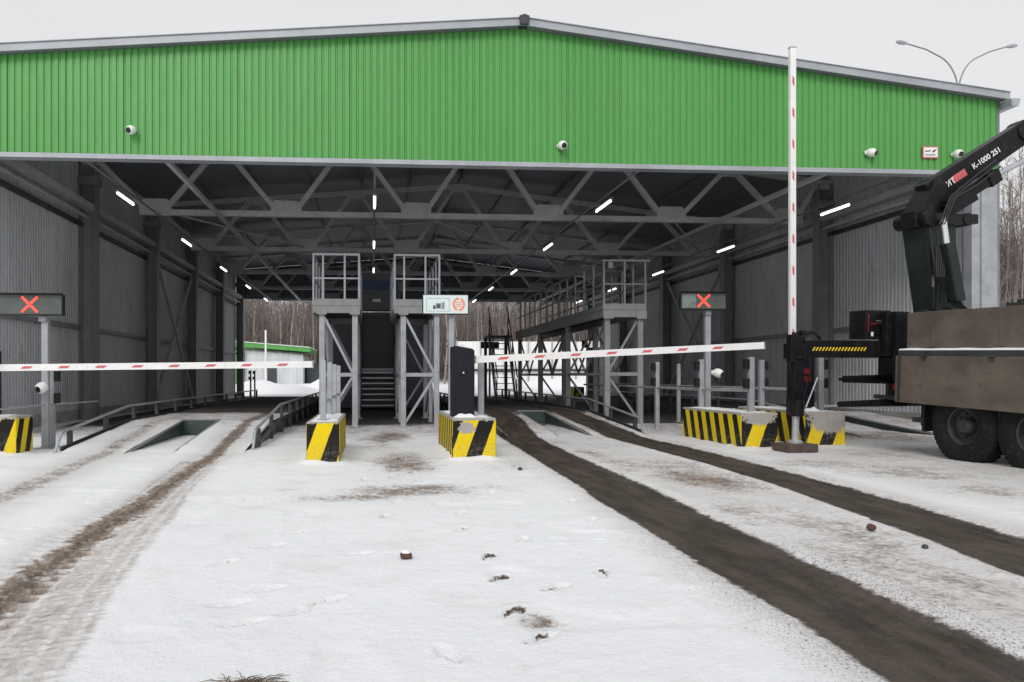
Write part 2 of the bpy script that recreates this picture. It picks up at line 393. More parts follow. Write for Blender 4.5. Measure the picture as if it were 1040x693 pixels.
T1 = [(3.3, 34), (3.3, 18), (3.02, 15), (2.93, 13), (2.80, 10), (2.68, 7), (2.56, 4.3), (2.52, 3), (2.45, 0), (2.3, -20)]
T2 = [(5.15, 34), (5.15, 18), (5.22, 15), (5.25, 13), (5.14, 10), (5.0, 8), (4.83, 6.5), (4.68, 5.4), (4.45, 4.3), (4.0, 2), (3.6, -20)]
L1 = [(-2.62, 36), (-2.62, 15.9), (-2.5, 11), (-2.33, 8), (-2.26, 6.3), (-2.10, 4.37), (-1.9, 3), (-1.4, 0)]
L2 = [(-4.5, 36), (-4.5, 15.9), (-4.3, 12), (-3.95, 9), (-3.75, 7), (-3.6, 5), (-3.4, 2)]
L3 = [(-2.5, 11), (-2.25, 8), (-2.0, 6), (-1.80, 4.5), (-1.55, 3.1), (-1.25, 1.5), (-0.7, -2)]
FOOT = [(-1.0, 5.0, 0.9), (-0.75, 5.5, 0.8), (0.1, 6.6, 1.4), (0.25, 7.4, 1.3), (1.15, 5.6, 1.2), (0.35, 3.3, 1.9), (-0.1, 9.0, 1.4), (0.5, 9.6, 1.5), (1.3, 7.9, 1.5), (0.80, 5.05, 1.2), (0.78, 4.52, 1.0), (1.08, 4.28, 0.6), (0.74, 3.86, 0.9), (0.80, 3.46, 0.7), (1.45, 4.58, 1.3), (-0.61, 5.96, 0.5),
        (-0.26, 4.14, 0.6), (-0.40, 3.98, 0.7), (-0.62, 4.36, 0.6), (-0.78, 4.12, 0.5), (-0.66, 3.80, 0.5), (0.72, 6.0, 1.1), (0.8, 6.7, 1.2),
        (-0.1, 5.2, 0.4), (1.9, 6.3, 1.0), (2.0, 7.3, 1.2), (0.66, 7.3, 0.9)]
BLOCKS = [(-0.93, -0.46, 10.5, 12.9), (1.2, 1.86, 11.0, 13.4), (6.28, 6.93, 12.2, 14.6), (7.62, 8.36, 12.55, 14.95), (-7.9, -5.52, 11.87, 12.45)]

def masks(X, Y, ramp=False):
    A = {}
    n1 = vnoise(X, Y, 0.9, 1); n2 = vnoise(X, Y, 0.25, 2); n3 = vnoise(X, Y, 2.5, 3); n4 = vnoise(X, Y, 0.07, 4)
    d1, s1 = poly_dist(X, Y, T1); d2, s2 = poly_dist(X, Y, T2)
    wob = (n1 - 0.5) * 0.06 + (n2 - 0.5) * 0.02 + (n4 - 0.5) * 0.03
    mud = np.maximum(1 - smooth(d1 + wob, 0.28, 0.50), 1 - smooth(d2 + wob, 0.26, 0.50))
    e1, a1 = poly_dist(X, Y, L1); e2, a2 = poly_dist(X, Y, L2); e3, a3 = poly_dist(X, Y, L3)
    tr = 0.5 + 0.5 * np.sign(np.sin(a1 * 2 * PI / 0.15)) * np.clip(1.4 - Y / 9, 0, 1)
    mud = np.maximum(mud, (1 - smooth(e1 + wob, 0.02, 0.12 + 0.05 * tr)) * 0.5)
    dirt = np.maximum(0, (1 - smooth(e1 + wob, 0.05 + 0.06 * tr, 0.20 + 0.07 * tr)) * 0.95)
    dirt = np.maximum(dirt, (1 - smooth(e1, 0.08, 0.48)) * 0.5)
    dirt = np.maximum(dirt, (1 - smooth(e2, 0.05, 0.36)) * 0.66)
    groove = np.where(np.mod(e3 + 0.03, 0.12) > 0.035, 1.0, 0.45)
    slush = (1 - smooth(e3 + wob, 0.25, 0.34)) * 1.25 * groove * (0.6 + 0.5 * (np.sin(a3 * 2 * PI / 0.09) > -0.2))
    slush = np.maximum(slush, (1 - smooth(e1, 0.2, 0.6)) * 0.35); slush = np.maximum(slush, (1 - smooth(e2, 0.2, 0.7)) * 0.4)
    slush = np.maximum(slush, (1 - smooth(d1, 0.4, 0.85)) * 0.45); slush = np.maximum(slush, (1 - smooth(d2, 0.4, 0.95)) * 0.5)
    mid = (1 - smooth(np.abs(X - (3.85 + 0.03 * (Y - 8))), 0.5, 1.0)) * smooth(Y, 2, 4) * (1 - smooth(Y, 14, 19))
    slush = np.maximum(slush, mid * (0.05 + 0.6 * n3)); dirt = np.maximum(dirt, mid * 0.56 * (0.3 + n1))
    yard = smooth(X, 5.6, 6.6) * smooth(Y, 5, 8) * (1 - smooth(Y, 15, 19))
    slush = np.maximum(slush, yard * (0.25 + 0.5 * n3)); dirt = np.maximum(dirt, yard * 0.38 * (0.35 + n1))
    def blob(cx, cy, rx, ry, a):
        return a * np.exp(-(((X - cx) / rx) ** 2 + ((Y - cy) / ry) ** 2))
    for b in [(0.55, 8.0, 0.9, 0.75, 0.85), (0.35, 10.6, 0.75, 2.4, 0.72), (0.2, 15, 0.8, 3.5, 0.85), (0.0, 7.7, 1.5, 0.5, 0.5), (1.3, 8.3, 0.6, 0.5, 0.62), (2.0, 10.4, 0.4, 1.2, 0.5), (3.9, 8.6, 0.65, 1.6, 0.75), (3.8, 5.6, 0.55, 1.3, 0.72),
              (3.6, 4.0, 0.6, 0.9, 0.5), (7.2, 9.2, 1.5, 1.0, 0.66), (8.6, 11.6, 1.8, 1.6, 0.6), (6.3, 10.2, 1.2, 1.0, 0.5), (10, 15, 3, 3, 0.6), (4.0, 12.5, 0.7, 2.5, 0.5),
              (6.6, 7.6, 1.0, 0.8, 0.5), (5.9, 5.8, 0.9, 0.9, 0.38), (-0.9, 8.2, 0.3, 0.3, 0.35), (0.85, 3.72, 0.16, 0.16, 0.85), (1.7, 9.5, 0.7, 1.6, 0.42)]:
        dirt = np.maximum(dirt, blob(*b) * (0.55 + 0.9 * n1))
    dirt = np.maximum(dirt, (1 - smooth(d1, 0.35, 0.75)) * 0.34); dirt = np.maximum(dirt, (1 - smooth(d2, 0.35, 0.85)) * 0.42)
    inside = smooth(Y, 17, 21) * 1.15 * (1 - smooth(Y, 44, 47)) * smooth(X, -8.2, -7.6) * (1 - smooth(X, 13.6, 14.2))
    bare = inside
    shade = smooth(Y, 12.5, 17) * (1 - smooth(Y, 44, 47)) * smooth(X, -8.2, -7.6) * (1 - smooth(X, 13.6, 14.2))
    dirt = np.maximum(dirt, shade * 0.6)  # shade under the roof painted into the snow through the dirt mask
    far = (1 - smooth(Y, 40, 50))
    dirt = dirt * far; mud = mud * far
    grit = (1 - smooth(d1, 0.4, 1.15)) * smooth(6.5 - Y, -2, 2) + 0.5 * (1 - smooth(d2, 0.4, 1.1)) + 0.3 * dirt
    n5 = vnoise(X, Y, 0.5, 21); n6 = vnoise(X, Y, 0.12, 22)
    H = (n3 - 0.5) * 0.03 - 0.012 * smooth(n5, 0.72, 0.85) + 0.010 * smooth(n6 * n5, 0.62, 0.8) + (n1 - 0.5) * 0.018 + (n2 - 0.5) * 0.008 + (n4 - 0.5) * 0.004
    H = H * (1 - 0.6 * np.clip(mud, 0, 1))
    H -= 0.022 * (1 - smooth(d1, 0.3, 0.5)) + 0.022 * (1 - smooth(d2, 0.3, 0.5))
    H += 0.014 * np.exp(-((d1 - 0.52) / 0.09) ** 2) * n2 + 0.014 * np.exp(-((d2 - 0.52) / 0.09) ** 2) * n2
    H -= 0.012 * (1 - smooth(e1, 0.15, 0.3)); H -= 0.012 * tr * (1 - smooth(e1, 0.18, 0.30))
    tr3 = np.sign(np.sin(a3 * 2 * PI / 0.075)) * np.where((np.mod(e3, 0.11) > 0.025), 1, 0)
    H += 0.007 * tr3 * (1 - smooth(e3, 0.24, 0.32))
    H -= 0.010 * (1 - smooth(e3, 0.16, 0.3))
    H -= 0.015 * np.clip(dirt, 0, 1) * (n2 > 0.5)
    if not ramp:
        for fx, fy, a in FOOT:
            c, s = math.cos(a), math.sin(a); u = (X - fx) * c + (Y - fy) * s; v = -(X - fx) * s + (Y - fy) * c
            r = (u / 0.125) ** 2 + (v / (0.042 + 0.008 * np.sign(u))) ** 2
            H -= 0.022 * (1 - smooth(r, 0.5, 1.2)); H += 0.007 * np.exp(-((np.sqrt(r) - 1.2) / 0.2) ** 2)
            k = (0.85 if fy < 5.2 and fx > 0.5 else 0.5); mud = np.maximum(mud, (0.75 if k > 0.6 else 0.35) * (1 - smooth(np.abs(np.sqrt(r) - 0.85), 0.05, 0.3)) * (n4 > 0.35))
            dirt = np.maximum(dirt, k * (1 - smooth(np.abs(np.sqrt(r) - 0.75), 0.12, 0.42)) * (0.45 + 0.75 * n4))
        for (x0, x1, y0, y1) in BLOCKS:     # drift at the foot of every block
            dx = np.maximum(np.maximum(x0 - X, X - x1), 0); dy = np.maximum(np.maximum(y0 - Y, Y - y1), 0)
            H += 0.05 * np.exp(-((np.hypot(dx, dy)) / 0.11) ** 2) * (0.5 + n2)
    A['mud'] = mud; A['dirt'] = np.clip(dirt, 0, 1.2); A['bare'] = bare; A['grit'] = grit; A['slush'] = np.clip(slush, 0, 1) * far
    q1 = np.sin((s1 + d1 * 0.8) * 2 * PI / 0.13) > 0.55; q2 = np.sin((s2 + d2 * 0.8) * 2 * PI / 0.13) > 0.55
    A['tread'] = (np.where(d1 < 0.42, q1, 0) + np.where(d2 < 0.42, q2, 0)) * np.clip(1.6 - Y / 7, 0, 1) * (n1 > 0.5) * 0.25
    return H, A

def set_attrs(me, A):
    for k, v in A.items():
        a = me.attributes.new(k, 'FLOAT', 'POINT'); a.data.foreach_set('value', v.astype(np.float32).ravel())

def grid_mesh(name, xs, ys, zfun, parent=None, loc=(0, 0, 0), ramp=False, mat=None):
    X, Y = np.meshgrid(xs, ys); H, A = masks(X, Y, ramp)
    Z = zfun(X, Y, H)
    nx, ny = len(xs), len(ys)
    co = np.stack([X - loc[0], Y - loc[1], Z - loc[2]], -1).reshape(-1, 3).astype(np.float32)
    me = bpy.data.meshes.new(name); me.vertices.add(nx * ny); me.vertices.foreach_set('co', co.ravel())
    i = np.arange((ny - 1) * nx).reshape(ny - 1, nx)[:, :-1].ravel()
    q = np.stack([i, i + 1, i + nx + 1, i + nx], -1).astype(np.int32)
    me.loops.add(q.size); me.loops.foreach_set('vertex_index', q.ravel())
    me.polygons.add(len(q)); me.polygons.foreach_set('loop_start', np.arange(0, q.size, 4, dtype=np.int32))
    me.polygons.foreach_set('use_smooth', np.ones(len(q), bool))
    me.update(calc_edges=True); set_attrs(me, A)
    me.materials.append(mat or M['ground'])
    o = bpy.data.objects.new(name, me); C.objects.link(o)
    if parent: o.parent = parent
    else: o.location = loc
    return o

def rampz(Y, y0, y1, z1=0.3, y2=34.0, y3=37.5):
    return z1 * np.clip((Y - y0) / (y1 - y0), 0, 1) * (1 - np.clip((Y - y2) / (y3 - y2), 0, 1))

xs = np.concatenate([-np.geomspace(420, 9.2, 26), np.arange(-9, -3, 0.055), np.arange(-3, 5.6, 0.022), np.arange(5.6, 14, 0.06), np.geomspace(14.2, 420, 26)])
ys = np.concatenate([-np.geomspace(60, 1.0, 12), np.linspace(0, 2.3, 14), np.arange(2.4, 6.8, 0.022), np.arange(6.8, 15, 0.042), np.arange(15, 24, 0.1), np.arange(24, 50, 0.4), np.geomspace(50.5, 650, 40)])
def gz(X, Y, H):
    hills = smooth(Y, 50, 70) * 0.5 * (vnoise(X, Y, 14, 9)) + smooth(Y, 88, 140) * 2.0
    return H * (1 - 0.5 * smooth(Y, 20, 30)) + hills - 0.012 * 0
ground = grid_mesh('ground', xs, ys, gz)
tag(ground, kind='structure')

# ------------------------------------------------------------------ the shed
XL, XR, Y0, NB, BAY = -8.3, 13.98, 15.6, 5, 6.0
Y1 = Y0 + NB * BAY; XRG, ZR, ZL, ZRR = 3.2, 8.66, 7.73, 7.37
def roofz(x): return ZR + (ZL - ZR) * (XRG - x) / (XRG - XL) if x < XRG else ZR + (ZRR - ZR) * (x - XRG) / (XR - XRG)
shed = thing('inspection_shed', 'large open ended shed with green ribbed gable and grey side walls over the weighing lanes', 'shed', (3.0, Y0, 0))

def corr(mb, a, b, zb, zt, P=0.145, depth=0.024, normal=None):
    """trapezoid profiled sheet from a to b (x, y); zb and zt give the bottom and top at a fraction along"""
    a = Vector((a[0], a[1])); b = Vector((b[0], b[1])); L = (b - a).length; d = (b - a) / L
    nrm = Vector((d.y, -d.x)) if normal is None else Vector(normal)
    s = []; k = 0
    while k * P < L:
        o = k * P
        for u, w in ((0, 0), (0.085, 0), (0.1, 1), (0.13, 1)):
            if o + u <= L: s.append((o + u, w))
        k += 1
    s.append((L, 0)); n = len(mb.v)
    for u, w in s:
        p = a + d * u - nrm * depth * w
        mb.v.append((p.x, p.y, zb(u / L))); mb.v.append((p.x, p.y, zt(u / L)))
    for i in range(len(s) - 1): mb.face([n + 2 * i, n + 2 * i + 2, n + 2 * i + 3, n + 2 * i + 1])
    return mb

# gable
g = MB()
xm = XRG
corr(g, (XL - 0.1, Y0), (xm, Y0), lambda t: 5.82, lambda t: roofz(XL - 0.1 + (xm - XL + 0.1) * t) + 0.01, normal=(0, -1))
corr(g, (xm, Y0), (XR - 0.05, Y0), lambda t: 5.82, lambda t: roofz(xm + (XR - 0.05 - xm) * t) + 0.01, normal=(0, -1))
g.build('gable_cladding', M['green'], shed, local=False)
g = MB(); g.box(XL - 0.1, XR - 0.05, Y0 - 0.03, Y0 + 0.22, 5.72, 5.815)
g.build('gable_base_flashing', M['rooftrim'], shed, local=False)
g = MB(); g.box(XL + 0.2, XR - 0.1, Y0 + 0.06, Y0 + 0.2, 5.82, 6.0); g.build('gable_beam', M['truss'], shed, local=False)
# roof slab and edges
for sx, xa, xb in ((0, XL - 0.35, XRG), (1, XRG, XR + 0.08)):
    za, zb = roofz(xa), roofz(xb)
    r = MB(); r.prism([(xa, za + 0.02), (xb, zb + 0.02), (xb, zb + 0.13), (xa, za + 0.13)], Y0 - 0.16, Y1 + 0.2)
    r.build('roof_slope', M['roof'], shed, local=False)
    r = MB(); r.prism([(xa, za - 0.0), (xb, zb - 0.0), (xb, zb + 0.15), (xa, za + 0.15)], Y0 - 0.19, Y0 - 0.163)
    r.prism([(xa, za + 0.152), (xb, zb + 0.152), (xb, zb + 0.165), (xa, za + 0.165)], Y0 - 0.22, Y0 + 0.1)
    r.build('verge_trim', M['rooftrim'], shed, local=False)
r = MB(); r.prism([(XRG - 0.09, ZR + 0.0), (XRG + 0.09, ZR + 0.0), (XRG + 0.11, ZR + 0.17), (XRG, ZR + 0.21), (XRG - 0.11, ZR + 0.17)], Y0 - 0.25, Y1 + 0.2)
r.build('ridge_cap', M['darksteel'], shed, local=False)
for xg, zz in ((XR + 0.13, ZRR - 0.06), (XL - 0.44, ZL - 0.08)):
    r = MB(); r.prism([(xg - 0.09, zz - 0.12), (xg + 0.07, zz - 0.12), (xg + 0.11, zz + 0.04), (xg - 0.11, zz + 0.04)], Y0 - 0.28, Y1 + 0.2)
    r.build('gutter', M['rooftrim'], shed, local=False)
# side walls
for xw, nx in ((XL, 1), (XR - 0.04, -1)):
    w = MB()
    zt = roofz(xw) + 0.03
    corr(w, (xw, Y0 + 0.03), (xw, Y1), lambda t: 0.28, lambda t: zt, normal=(nx, 0))
    corr(w, (xw - nx * 0.07, Y0 + 0.03), (xw - nx * 0.07, Y1), lambda t: 0.28, lambda t: zt, normal=(-nx, 0))
    w.build('side_wall', M['sheet'], shed, local=False)
    w = MB(); w.box(min(xw + nx * 0.02, xw - nx * 0.16), max(xw + nx * 0.02, xw - nx * 0.16), Y0, Y1, -0.1, 0.3); w.build('plinth', M['concrete'], shed, local=False)
    for z in (2.62, 5.55):
        w = MB(); w.box(min(xw + nx * 0.03, xw + nx * 0.12), max(xw + nx * 0.03, xw + nx * 0.12), Y0 + 0.2, Y1 - 0.2, z - 0.06, z + 0.06)
        w.build('wall_girt', M['steel'] if z < 3 else M['darksteel'], shed, local=False)
    w = MB(); w.box(min(xw + nx * 0.2, xw + nx * 0.45), max(xw + nx * 0.2, xw + nx * 0.45), Y0 + 0.4, Y1 - 0.2, 5.92, 6.1)
    w.bar((xw + nx * 0.32, Y0 + .4, 5.7), (xw + nx * 0.32, Y1 - .2, 5.7), 0.06, 0.06)
    w.build('eaves_strut', M['truss'], shed, local=False)
    # crossed wall braces in the third bay
    w = MB(); xb = xw + nx * 0.3
    ya, yb = Y0 + 2 * BAY + 0.2, Y0 + 3 * BAY - 0.2
    w.bar((xb, ya, 0.3), (xb, yb, 5.6), 0.1, 0.1); w.bar((xb + nx * 0.06, yb, 0.3), (xb + nx * 0.06, ya, 5.6), 0.1, 0.1)
    w.build('wall_brace', M['truss'], shed, local=False)
# columns
for k in range(NB + 1):
    y = Y0 + k * BAY + (0.25 if k == 0 else 0)
    for xw, nx in ((XL, 1), (XR - 0.04, -1)):
        xc = xw + nx * 0.29; top = roofz(xc) - 0.35
        c = MB()
        c.box(xc - 0.2, xc - 0.184, y - 0.17, y + 0.17, 0, top); c.box(xc + 0.184, xc + 0.2, y - 0.17, y + 0.17, 0, top); c.box(xc - 0.182, xc + 0.182, y - 0.008, y + 0.008, 0, top)
        if k > 0: c.box(xc - 0.26, xc + 0.26, y - 0.2, y + 0.2, top - 0.75, top - 0.5)
        c.box(xc - 0.3, xc + 0.3, y - 0.25, y + 0.25, 0, 0.03)
        c.build('column', M['steel'], shed, local=False)
p = MB(); p.box(13.30, 13.50, Y0 - 0.03, Y0 + 0.2, 0, 5.715); p.box(13.505, 13.68, Y0 - 0.06, Y0 + 0.2, 0, 5.715); p.box(13.683, XR - 0.07, Y0 - 0.02, Y0 + 0.2, 0, 5.715)
p.build('corner_pier', M['lightsteel'], shed, local=False)
# trusses
nodes = [XRG - 0.0 + d for d in (-9.38, -5.68, -1.92, 2.0, 5.72, 9.35)]
for k in range(NB + 1):
    y = Y0 + k * BAY + (0.32 if k == 0 else 0)
    t = MB(); zc = 5.93
    t.bar((nodes[0] - 0.3, y, zc), (nodes[-1] + 0.3, y, zc), 0.16, 0.16)
    ups = [XL + 0.36] + [(a + b) / 2 for a, b in zip(nodes[:-1], nodes[1:])] + [XR - 0.42]
    uz = [roofz(x) - 0.28 for x in ups]
    for a, b, za, zb in zip(ups[:-1], ups[1:], uz[:-1], uz[1:]):
        if a < XRG < b and abs((a + b) / 2 - XRG) < 3 and abs(a - XRG) > 0.3:
            t.bar((a, y, za), (XRG, y, ZR - 0.28), 0.15, 0.15); t.bar((XRG, y, ZR - 0.28), (b, y, zb), 0.15, 0.15)
        else: t.bar((a, y, za), (b, y, zb), 0.15, 0.15)
    for i, nx_ in enumerate(nodes):
        for ux, z in ((ups[i], uz[i]), (ups[i + 1], uz[i + 1])):
            s = 1 if ux > nx_ else -1
            t.bar((nx_ + s * 0.24, y, zc + 0.05), (ux - s * 0.1, y, z), 0.135, 0.135)
    for nx_ in nodes:
        t.prism([(nx_ - 0.44, zc - 0.06), (nx_ + 0.44, zc - 0.06), (nx_ + 0.44, zc + 0.24), (nx_ + 0.33, zc + 0.38), (nx_ - 0.33, zc + 0.38), (nx_ - 0.44, zc + 0.24)], y - 0.085, y - 0.07)
        t.prism([(nx_ - 0.44, zc - 0.06), (nx_ + 0.44, zc - 0.06), (nx_ + 0.44, zc + 0.24), (nx_ + 0.33, zc + 0.38), (nx_ - 0.33, zc + 0.38), (nx_ - 0.44, zc + 0.24)], y + 0.07, y + 0.085)
    for ux, z in zip(ups, uz):
        t.prism([(ux - 0.4, z + 0.06), (ux + 0.4, z + 0.06), (ux + 0.26, z - 0.24), (ux - 0.26, z - 0.24)], y - 0.083, y - 0.07)
    t.build('roof_truss', M['truss'], shed, local=False)
# purlins, ties and diagonal roof bracing
t = MB(); x = XL + 0.5
while x < XR - 0.3:
    t.bar((x, Y0 + 0.1, roofz(x) - 0.04), (x, Y1, roofz(x) - 0.04), 0.07, 0.1); x += 1.85
t.build('purlins', M['roof'], shed, local=False)
for xx in (-4.35, 10.2):
    t = MB(); t.bar((xx, Y0 + 0.2, 5.83), (xx, Y1, 5.83), 0.1, 0.1); t.build('longitudinal_tie', M['truss'], shed, local=False)
for i_ in (0, 2, 4):
    t = MB(); t.bar((nodes[i_], Y0 + BAY, 6.02), (nodes[i_ + 1], Y0 + 2 * BAY, 6.02), 0.05, 0.05); t.build('diagonal_tie', M['truss'], shed, local=False)
# rear gable above the exit opening
g = MB()
corr(g, (XL, Y1 + 0.1), (XRG, Y1 + 0.1), lambda t: 5.95, lambda t: roofz(XL + (XRG - XL) * t), normal=(0, -1))
corr(g, (XRG, Y1 + 0.1), (XR, Y1 + 0.1), lambda t: 5.95, lambda t: roofz(XRG + (XR - XRG) * t), normal=(0, -1))
g.build('rear_gable', M['roof'], shed, local=False)

# ------------------------------------------------------------------ lamps under the roof
lp = thing('tube_lamp', '', 'lamp', group='tube lamps hanging under the shed roof')
MB().box(-0.045, 0.045, -0.63, 0.63, 0.055, 0.10).build('lamp_housing', M['steel'], lp)
b = MB(); b.tube([(0, -0.58, 0.02), (0, 0.58, 0.02)], 0.026, 10); b.build('glowing_tube', M['tube'], lp, smooth=True)
for y_ in (-0.5, 0.5): b = MB(); b.tube([(0, y_, 0.1), (0, y_, 0.22)], 0.008, 5); b.build('hanger', M['steel'], lp)
first = True
ordn = ['nearest', 'second', 'third', 'fourth', 'farthest']
for xr, nm in ((-6.05, 'by the left wall'), (0.06, 'above the twin towers'), (5.92, 'over the right lane'), (12.1, 'by the right wall')):
    for k in range(5):
        z = 5.58
        place(lp, first, (xr, 18.6 + 6 * k, z), f'lit white tube lamp, {ordn[k]} of the row hanging {nm}'); first = False
    c = MB(); c.bar((xr, Y0 + 0.5, 5.82), (xr, Y1 - 0.3, 5.82), 0.05, 0.035)
    o = c.build('cable_tray', M['steel'], loc=(xr, Y0 + 0.5, 5.8)); tag(o, f'thin straight cable tray carrying the row of tube lamps {nm}', 'cable tray', 'cable trays under the roof')

# ------------------------------------------------------------------ weighbridge lanes
def lane(xa, xb, ga, gb, y0, y1, label):
    t = thing('weighbridge', label, 'weighbridge', ((xa + xb) / 2, y0, 0), group='weighbridge lanes through the shed')
    o = t.location
    def strip(x0, x1, ya, yb, zfun, nm):
        xx = np.arange(x0, x1 + 0.001, (x1 - x0) / max(6, int((x1 - x0) / 0.06))); yy = np.arange(ya, yb + 0.001, (yb - ya) / int((yb - ya) / 0.09))
        return grid_mesh(nm, xx, yy, zfun, parent=t, loc=tuple(o), ramp=True)
    zf = lambda X, Y, H: rampz(Y, y0, y1) - 0.012 + 0.024 * np.clip((Y - y0) / 0.5, 0, 1) + H * 0.5
    for x0, x1 in ((xa, ga), (gb, xb)): strip(x0, x1, y0, y1, zf, 'ramp_strip')
    strip(xa, xb, y1, 37.5, zf, 'platform_deck')
    s = MB()
    for x in (xa, ga, gb, xb):
        w = 0.02 if x in (xa, gb) else -0.02
        s.add([(x, y0, -0.02), (x, y1, -0.02), (x, y1, 0.30), (x, y0, -0.01)], [(0, 1, 2, 3)])
    for x in (xa, xb): s.add([(x, y1, -0.02), (x, 37.5, -0.02), (x, 34, 0.30), (x, y1, 0.30)], [(0, 1, 2, 3)])
    s.add([(ga, y1 + 0.01, -0.02), (gb, y1 + 0.01, -0.02), (gb, y1 + 0.01, 0.305), (ga, y1 + 0.01, 0.305)], [(0, 1, 2, 3)])
    s.build('steel_skirt', M['pit'], t, local=False)
    s = MB()
    for x in (ga + 0.02, gb - 0.02, xa + 0.02, xb - 0.02):
        s.bar((x, y0 + 0.3, 0.0), (x, y1, 0.308), 0.04, 0.03)
    s.bar((ga, y1 + 0.03, 0.32), (gb, y1 + 0.03, 0.32), 0.05, 0.03)
    s.build('steel_edging', M['steel'], t, local=False)
    return t
lane(-5.05, -2.10, -4.02, -3.22, 12.2, 15.95, 'snowy left weighbridge lane with twin ramps and a dark recess between them')
lane(2.78, 5.72, 3.84, 4.6, 15.0, 19.4, 'right weighbridge lane with two dark wet wheel tracks on its ramp')

lane(10.05, 13.0, 11.1, 11.9, 14.4, 18.6, 'rightmost weighbridge lane between the crane truck and the right wall, covered in snow')
def guard(x, y0, y1, lean, label):
    """low bent pipe rail beside a lane"""
    t = thing('guard_rail', label, 'guard rail', (x, y0, 0), group='low guard rails beside the lanes')
    r = MB(); zt = lambda y: float(rampz(np.array(y), y0, y1)) + 0.32
    r.tube([(x, y0 - 0.25, 0.0), (x, y0 - 0.02, zt(y0) - 0.04), (x, y0 + 0.06, zt(y0)), (x, y1, zt(y1)), (x, 33.5, 0.62)], 0.026, 10)
    r.build('top_pipe', M['galv'], t, local=False, smooth=True)
    n = int((33 - y0) / 1.7)
    for i in range(n + 1):
        y = y0 + 0.35 + i * 1.7; p = MB(); p.box(x - 0.035, x + 0.035, y - 0.045, y + 0.045, 0, zt(y) - 0.03)
        p.build('post', M['darksteel'], t, local=False)
    k = MB(); k.bar((x, y0, 0.03), (x, y1, 0.30), 0.04, 0.08); k.bar((x, y1, 0.30), (x, 33.5, 0.30), 0.04, 0.08)
    k.build('kick_plate', M['darksteel'], t, local=False)
guard(-5.14, 12.6, 16.0, 0, 'low bent pipe rail along the outer side of the left lane')
guard(-2.02, 12.95, 16.4, 0, 'low bent pipe rail between the left lane and the small striped block')
guard(5.9, 15.9, 19.8, 0, 'low bent pipe rail on the outer side of the right lane')
guard(9.93, 15.2, 18.8, 0, 'low bent pipe rail in front of the rightmost lane by the right wall')
guard(2.55, 20.6, 22.6, 0, 'low pipe rail between the right lane and the stair towers')

# ------------------------------------------------------------------ striped concrete blocks
def block(i, mat, label, snow=True, h=0.62):
    x0, x1, y0, y1 = BLOCKS[i] if isinstance(i, int) else i
    t = thing('concrete_block', label, 'concrete block', ((x0 + x1) / 2, y0, 0), group='black and yellow striped concrete blocks')
    b = MB(); b.box(x0, x1, y0, y1, -0.05, h); o = b.build('body', mat, t, local=False, bevel=0.018)
    # cap of snow, uneven sheet
    if snow:
        nx, ny = 14, 40; vs = []; fs = []
        for j in range(ny):
            for k in range(nx):
                u, v = k / (nx - 1), j / (ny - 1)
                e = min(min(u, 1 - u) * 6, min(v, 1 - v) * 14, 1)
                X = x0 + 0.02 + (x1 - x0 - 0.04) * u; Y = y0 + 0.02 + (y1 - y0 - 0.04) * v
                nn = mnoise.noise(Vector((X * 5, Y * 5, i if isinstance(i, int) else 9)))
                vs.append((X, Y, h - 0.006 + e * (0.014 + 0.014 * nn)))
        for j in range(ny - 1):
            for k in range(nx - 1):
                a = j * nx + k; fs.append((a, a + 1, a + nx + 1, a + nx))
        s = MB(); s.add(vs, fs); s.build('snow_cap', M['snow'], t, local=False, smooth=True)
    return t
block(0, block_mat('stripes_narrow', None, 0.34, 0.47, 0.12, 0.74), 'narrow black and yellow striped concrete block carrying four thin posts beside the left lane', h=0.6)
block(1, block_mat('stripes_middle', (-0.12, 0.47, 0.13, 0.09), 0.30, 0.47, 0.30, 0.72), 'striped concrete block carrying the dark barrier cabinet in the middle')
block(2, block_mat('stripes_long', (-0.02, 0.56, 0.30, 0.15), 0.35, 0.50, 0.05, 0.72), 'long striped concrete block whose yellow and black side faces the right lane')
block(3, block_mat('stripes_worn', (0.1, 0.52, 0.42, 0.28), 0.35, 0.50, 0.25, 0.66), 'worn striped concrete block with bare grey front behind the crane jack')
block(4, block_mat('stripes_edge', None, 0.34, 0.42, 0.2, 0.74), 'striped concrete block near the left wall under the left barrier')
block((-2.45, -1.95, 44.2, 46.2), block_mat('stripes_far', None, 0.34, 0.42, 0.4, 0.74), 'tiny striped concrete block at the far exit of the left lane')
block((11.5, 12.1, 41.5, 43.5), block_mat('stripes_far_right', None, 0.34, 0.42, 0.1, 0.74), 'tiny striped concrete block at the far exit near the right wall')

# ------------------------------------------------------------------ barriers
def boom_mesh(L, nstripe=None):
    """boom along +x from 0 to L; red reflectors as slanted plates on both faces"""
    b = MB(); b.box(0, L, -0.035, 0.035, -0.053, 0.053); b.cur = 1
    x = 0.35
    while x < L - 0.3:
        for s in (-1, 1):
            y = s * 0.0375
            b.add([(x, y, -0.02), (x + 0.15, y, -0.02), (x + 0.2, y, 0.018), (x + 0.05, y, 0.018)], [(0, 1, 2, 3)])
        x += 0.575
    b.cur = 2
    b.box(L - 0.002, L + 0.02, -0.038, 0.038, -0.061, 0.061); b.box(-0.35, 0.02, -0.05, 0.05, -0.062, 0.062)
    return b
def cabinet(mb, w=0.35, d=0.32, h=1.08):
    prof = [(-w / 2, 0), (w / 2, 0), (w / 2, h - 0.06), (w / 2 - 0.03, h - 0.03), (-w / 2 + 0.05, h + 0.02), (-w / 2, h)]
    mb.prism(prof, -d / 2, d / 2); return mb
